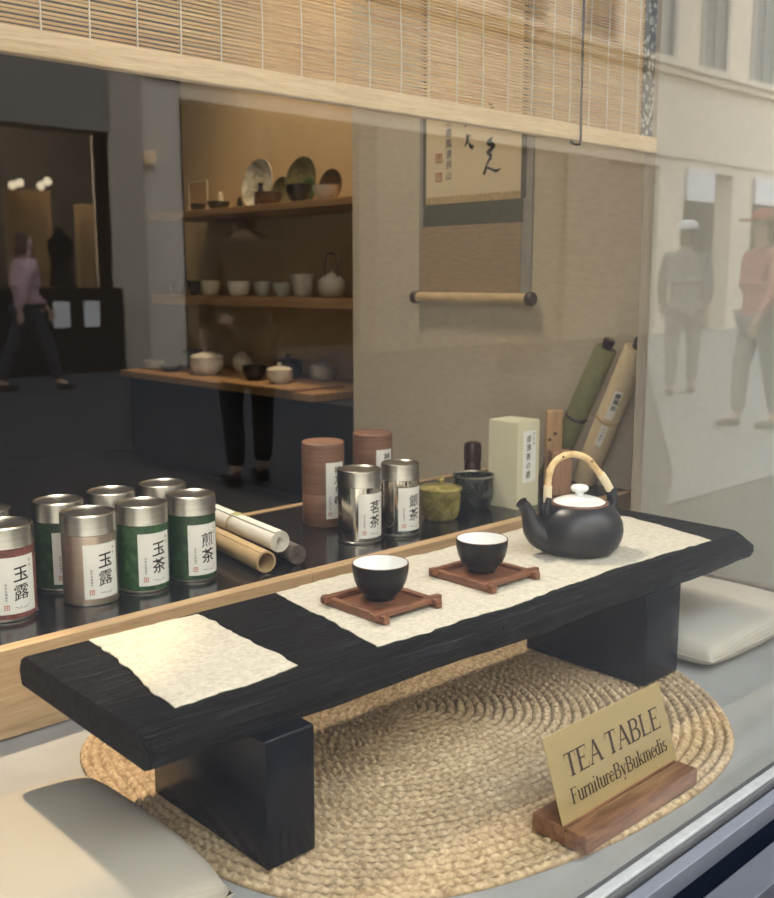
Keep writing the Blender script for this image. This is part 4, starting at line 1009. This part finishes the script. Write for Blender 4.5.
person('person in a dusty red jacket and grey trousers', 7.83, -2.98, math.radians(-60), cl('dusty_red_jacket', (.50, .20, .17)), dark2, dark1, hairb, .15, 1.0, cap=cl('red_cap', (.40, .12, .07)))

# ------------------------------------------------------------------ light
w = bpy.data.worlds.new('overcast_sky'); bpy.context.scene.world = w; w.use_nodes = True
bg = w.node_tree.nodes['Background']
tc = w.node_tree.nodes.new('ShaderNodeTexCoord'); sx = w.node_tree.nodes.new('ShaderNodeSeparateXYZ')
w.node_tree.links.new(tc.outputs['Generated'], sx.inputs[0])
rp = w.node_tree.nodes.new('ShaderNodeValToRGB'); rp.color_ramp.elements[0].position = .0; rp.color_ramp.elements[1].position = .9
rp.color_ramp.elements[0].color = (1, .98, .95, 1); rp.color_ramp.elements[1].color = (.88, .94, 1, 1)
w.node_tree.links.new(sx.outputs['Z'], rp.inputs['Fac']); w.node_tree.links.new(rp.outputs['Color'], bg.inputs['Color'])
bg.inputs['Strength'].default_value = 6.7
def area(name, loc, tgt, size, power, col, sy=None):
    l = bpy.data.lights.new(name, 'AREA'); l.shape = 'RECTANGLE' if sy else 'DISK'; l.size = size; l.size_y = sy or size; l.energy = power; l.color = col
    o = bpy.data.objects.new(name, l); C.objects.link(o); o.location = loc
    o.rotation_euler = (Vector(tgt) - Vector(loc)).to_track_quat('-Z', 'Y').to_euler(); return o
def spot(name, loc, tgt, power, col, ang, blend=.6, r=.03):
    l = bpy.data.lights.new(name, 'SPOT'); l.energy = power; l.color = col; l.spot_size = math.radians(ang); l.spot_blend = blend; l.shadow_soft_size = r
    o = bpy.data.objects.new(name, l); C.objects.link(o); o.location = loc
    o.rotation_euler = (Vector(tgt) - Vector(loc)).to_track_quat('-Z', 'Y').to_euler(); return o
NEUT = (1, .93, .84); WARM = (1, .74, .45)
spot('shop_spot_lamp', (.80, 1.76, 1.95), (.60, .95, .0), 110, (1, .88, .72), 62)
spot('shop_spot_lamp', (.84, 1.80, 2.0), (.36, .97, .02), 200, (1, .72, .42), 13, .35, .02)
spot('shop_spot_lamp', (1.15, 1.85, 2.2), (1.6, 1.35, .2), 30, (1, .85, .66), 75, .8, .05)
area('scroll_wall_lamp', (1.0, 1.9, 2.35), (1.82, 1.6, .5), .25, 15, (1, .84, .64))
spot('niche_lamp', (2.16, 2.75, 2.3), (2.36, 2.80, .8), 110, WARM, 80, .8, .04)
spot('niche_lamp', (2.0, 3.3, 2.3), (2.30, 3.2, .4), 10, WARM, 70, .9, .05)
area('opposite_shop_lamp', (6.2, YF - .4, 2.9), (6.4, YF - 1.2, .8), .6, 420, (1, .78, .5))

vs = bpy.context.scene.view_settings
vs.view_transform = 'Standard'; vs.look = 'None'; vs.exposure = 0; vs.gamma = 1; vs.use_curve_mapping = False
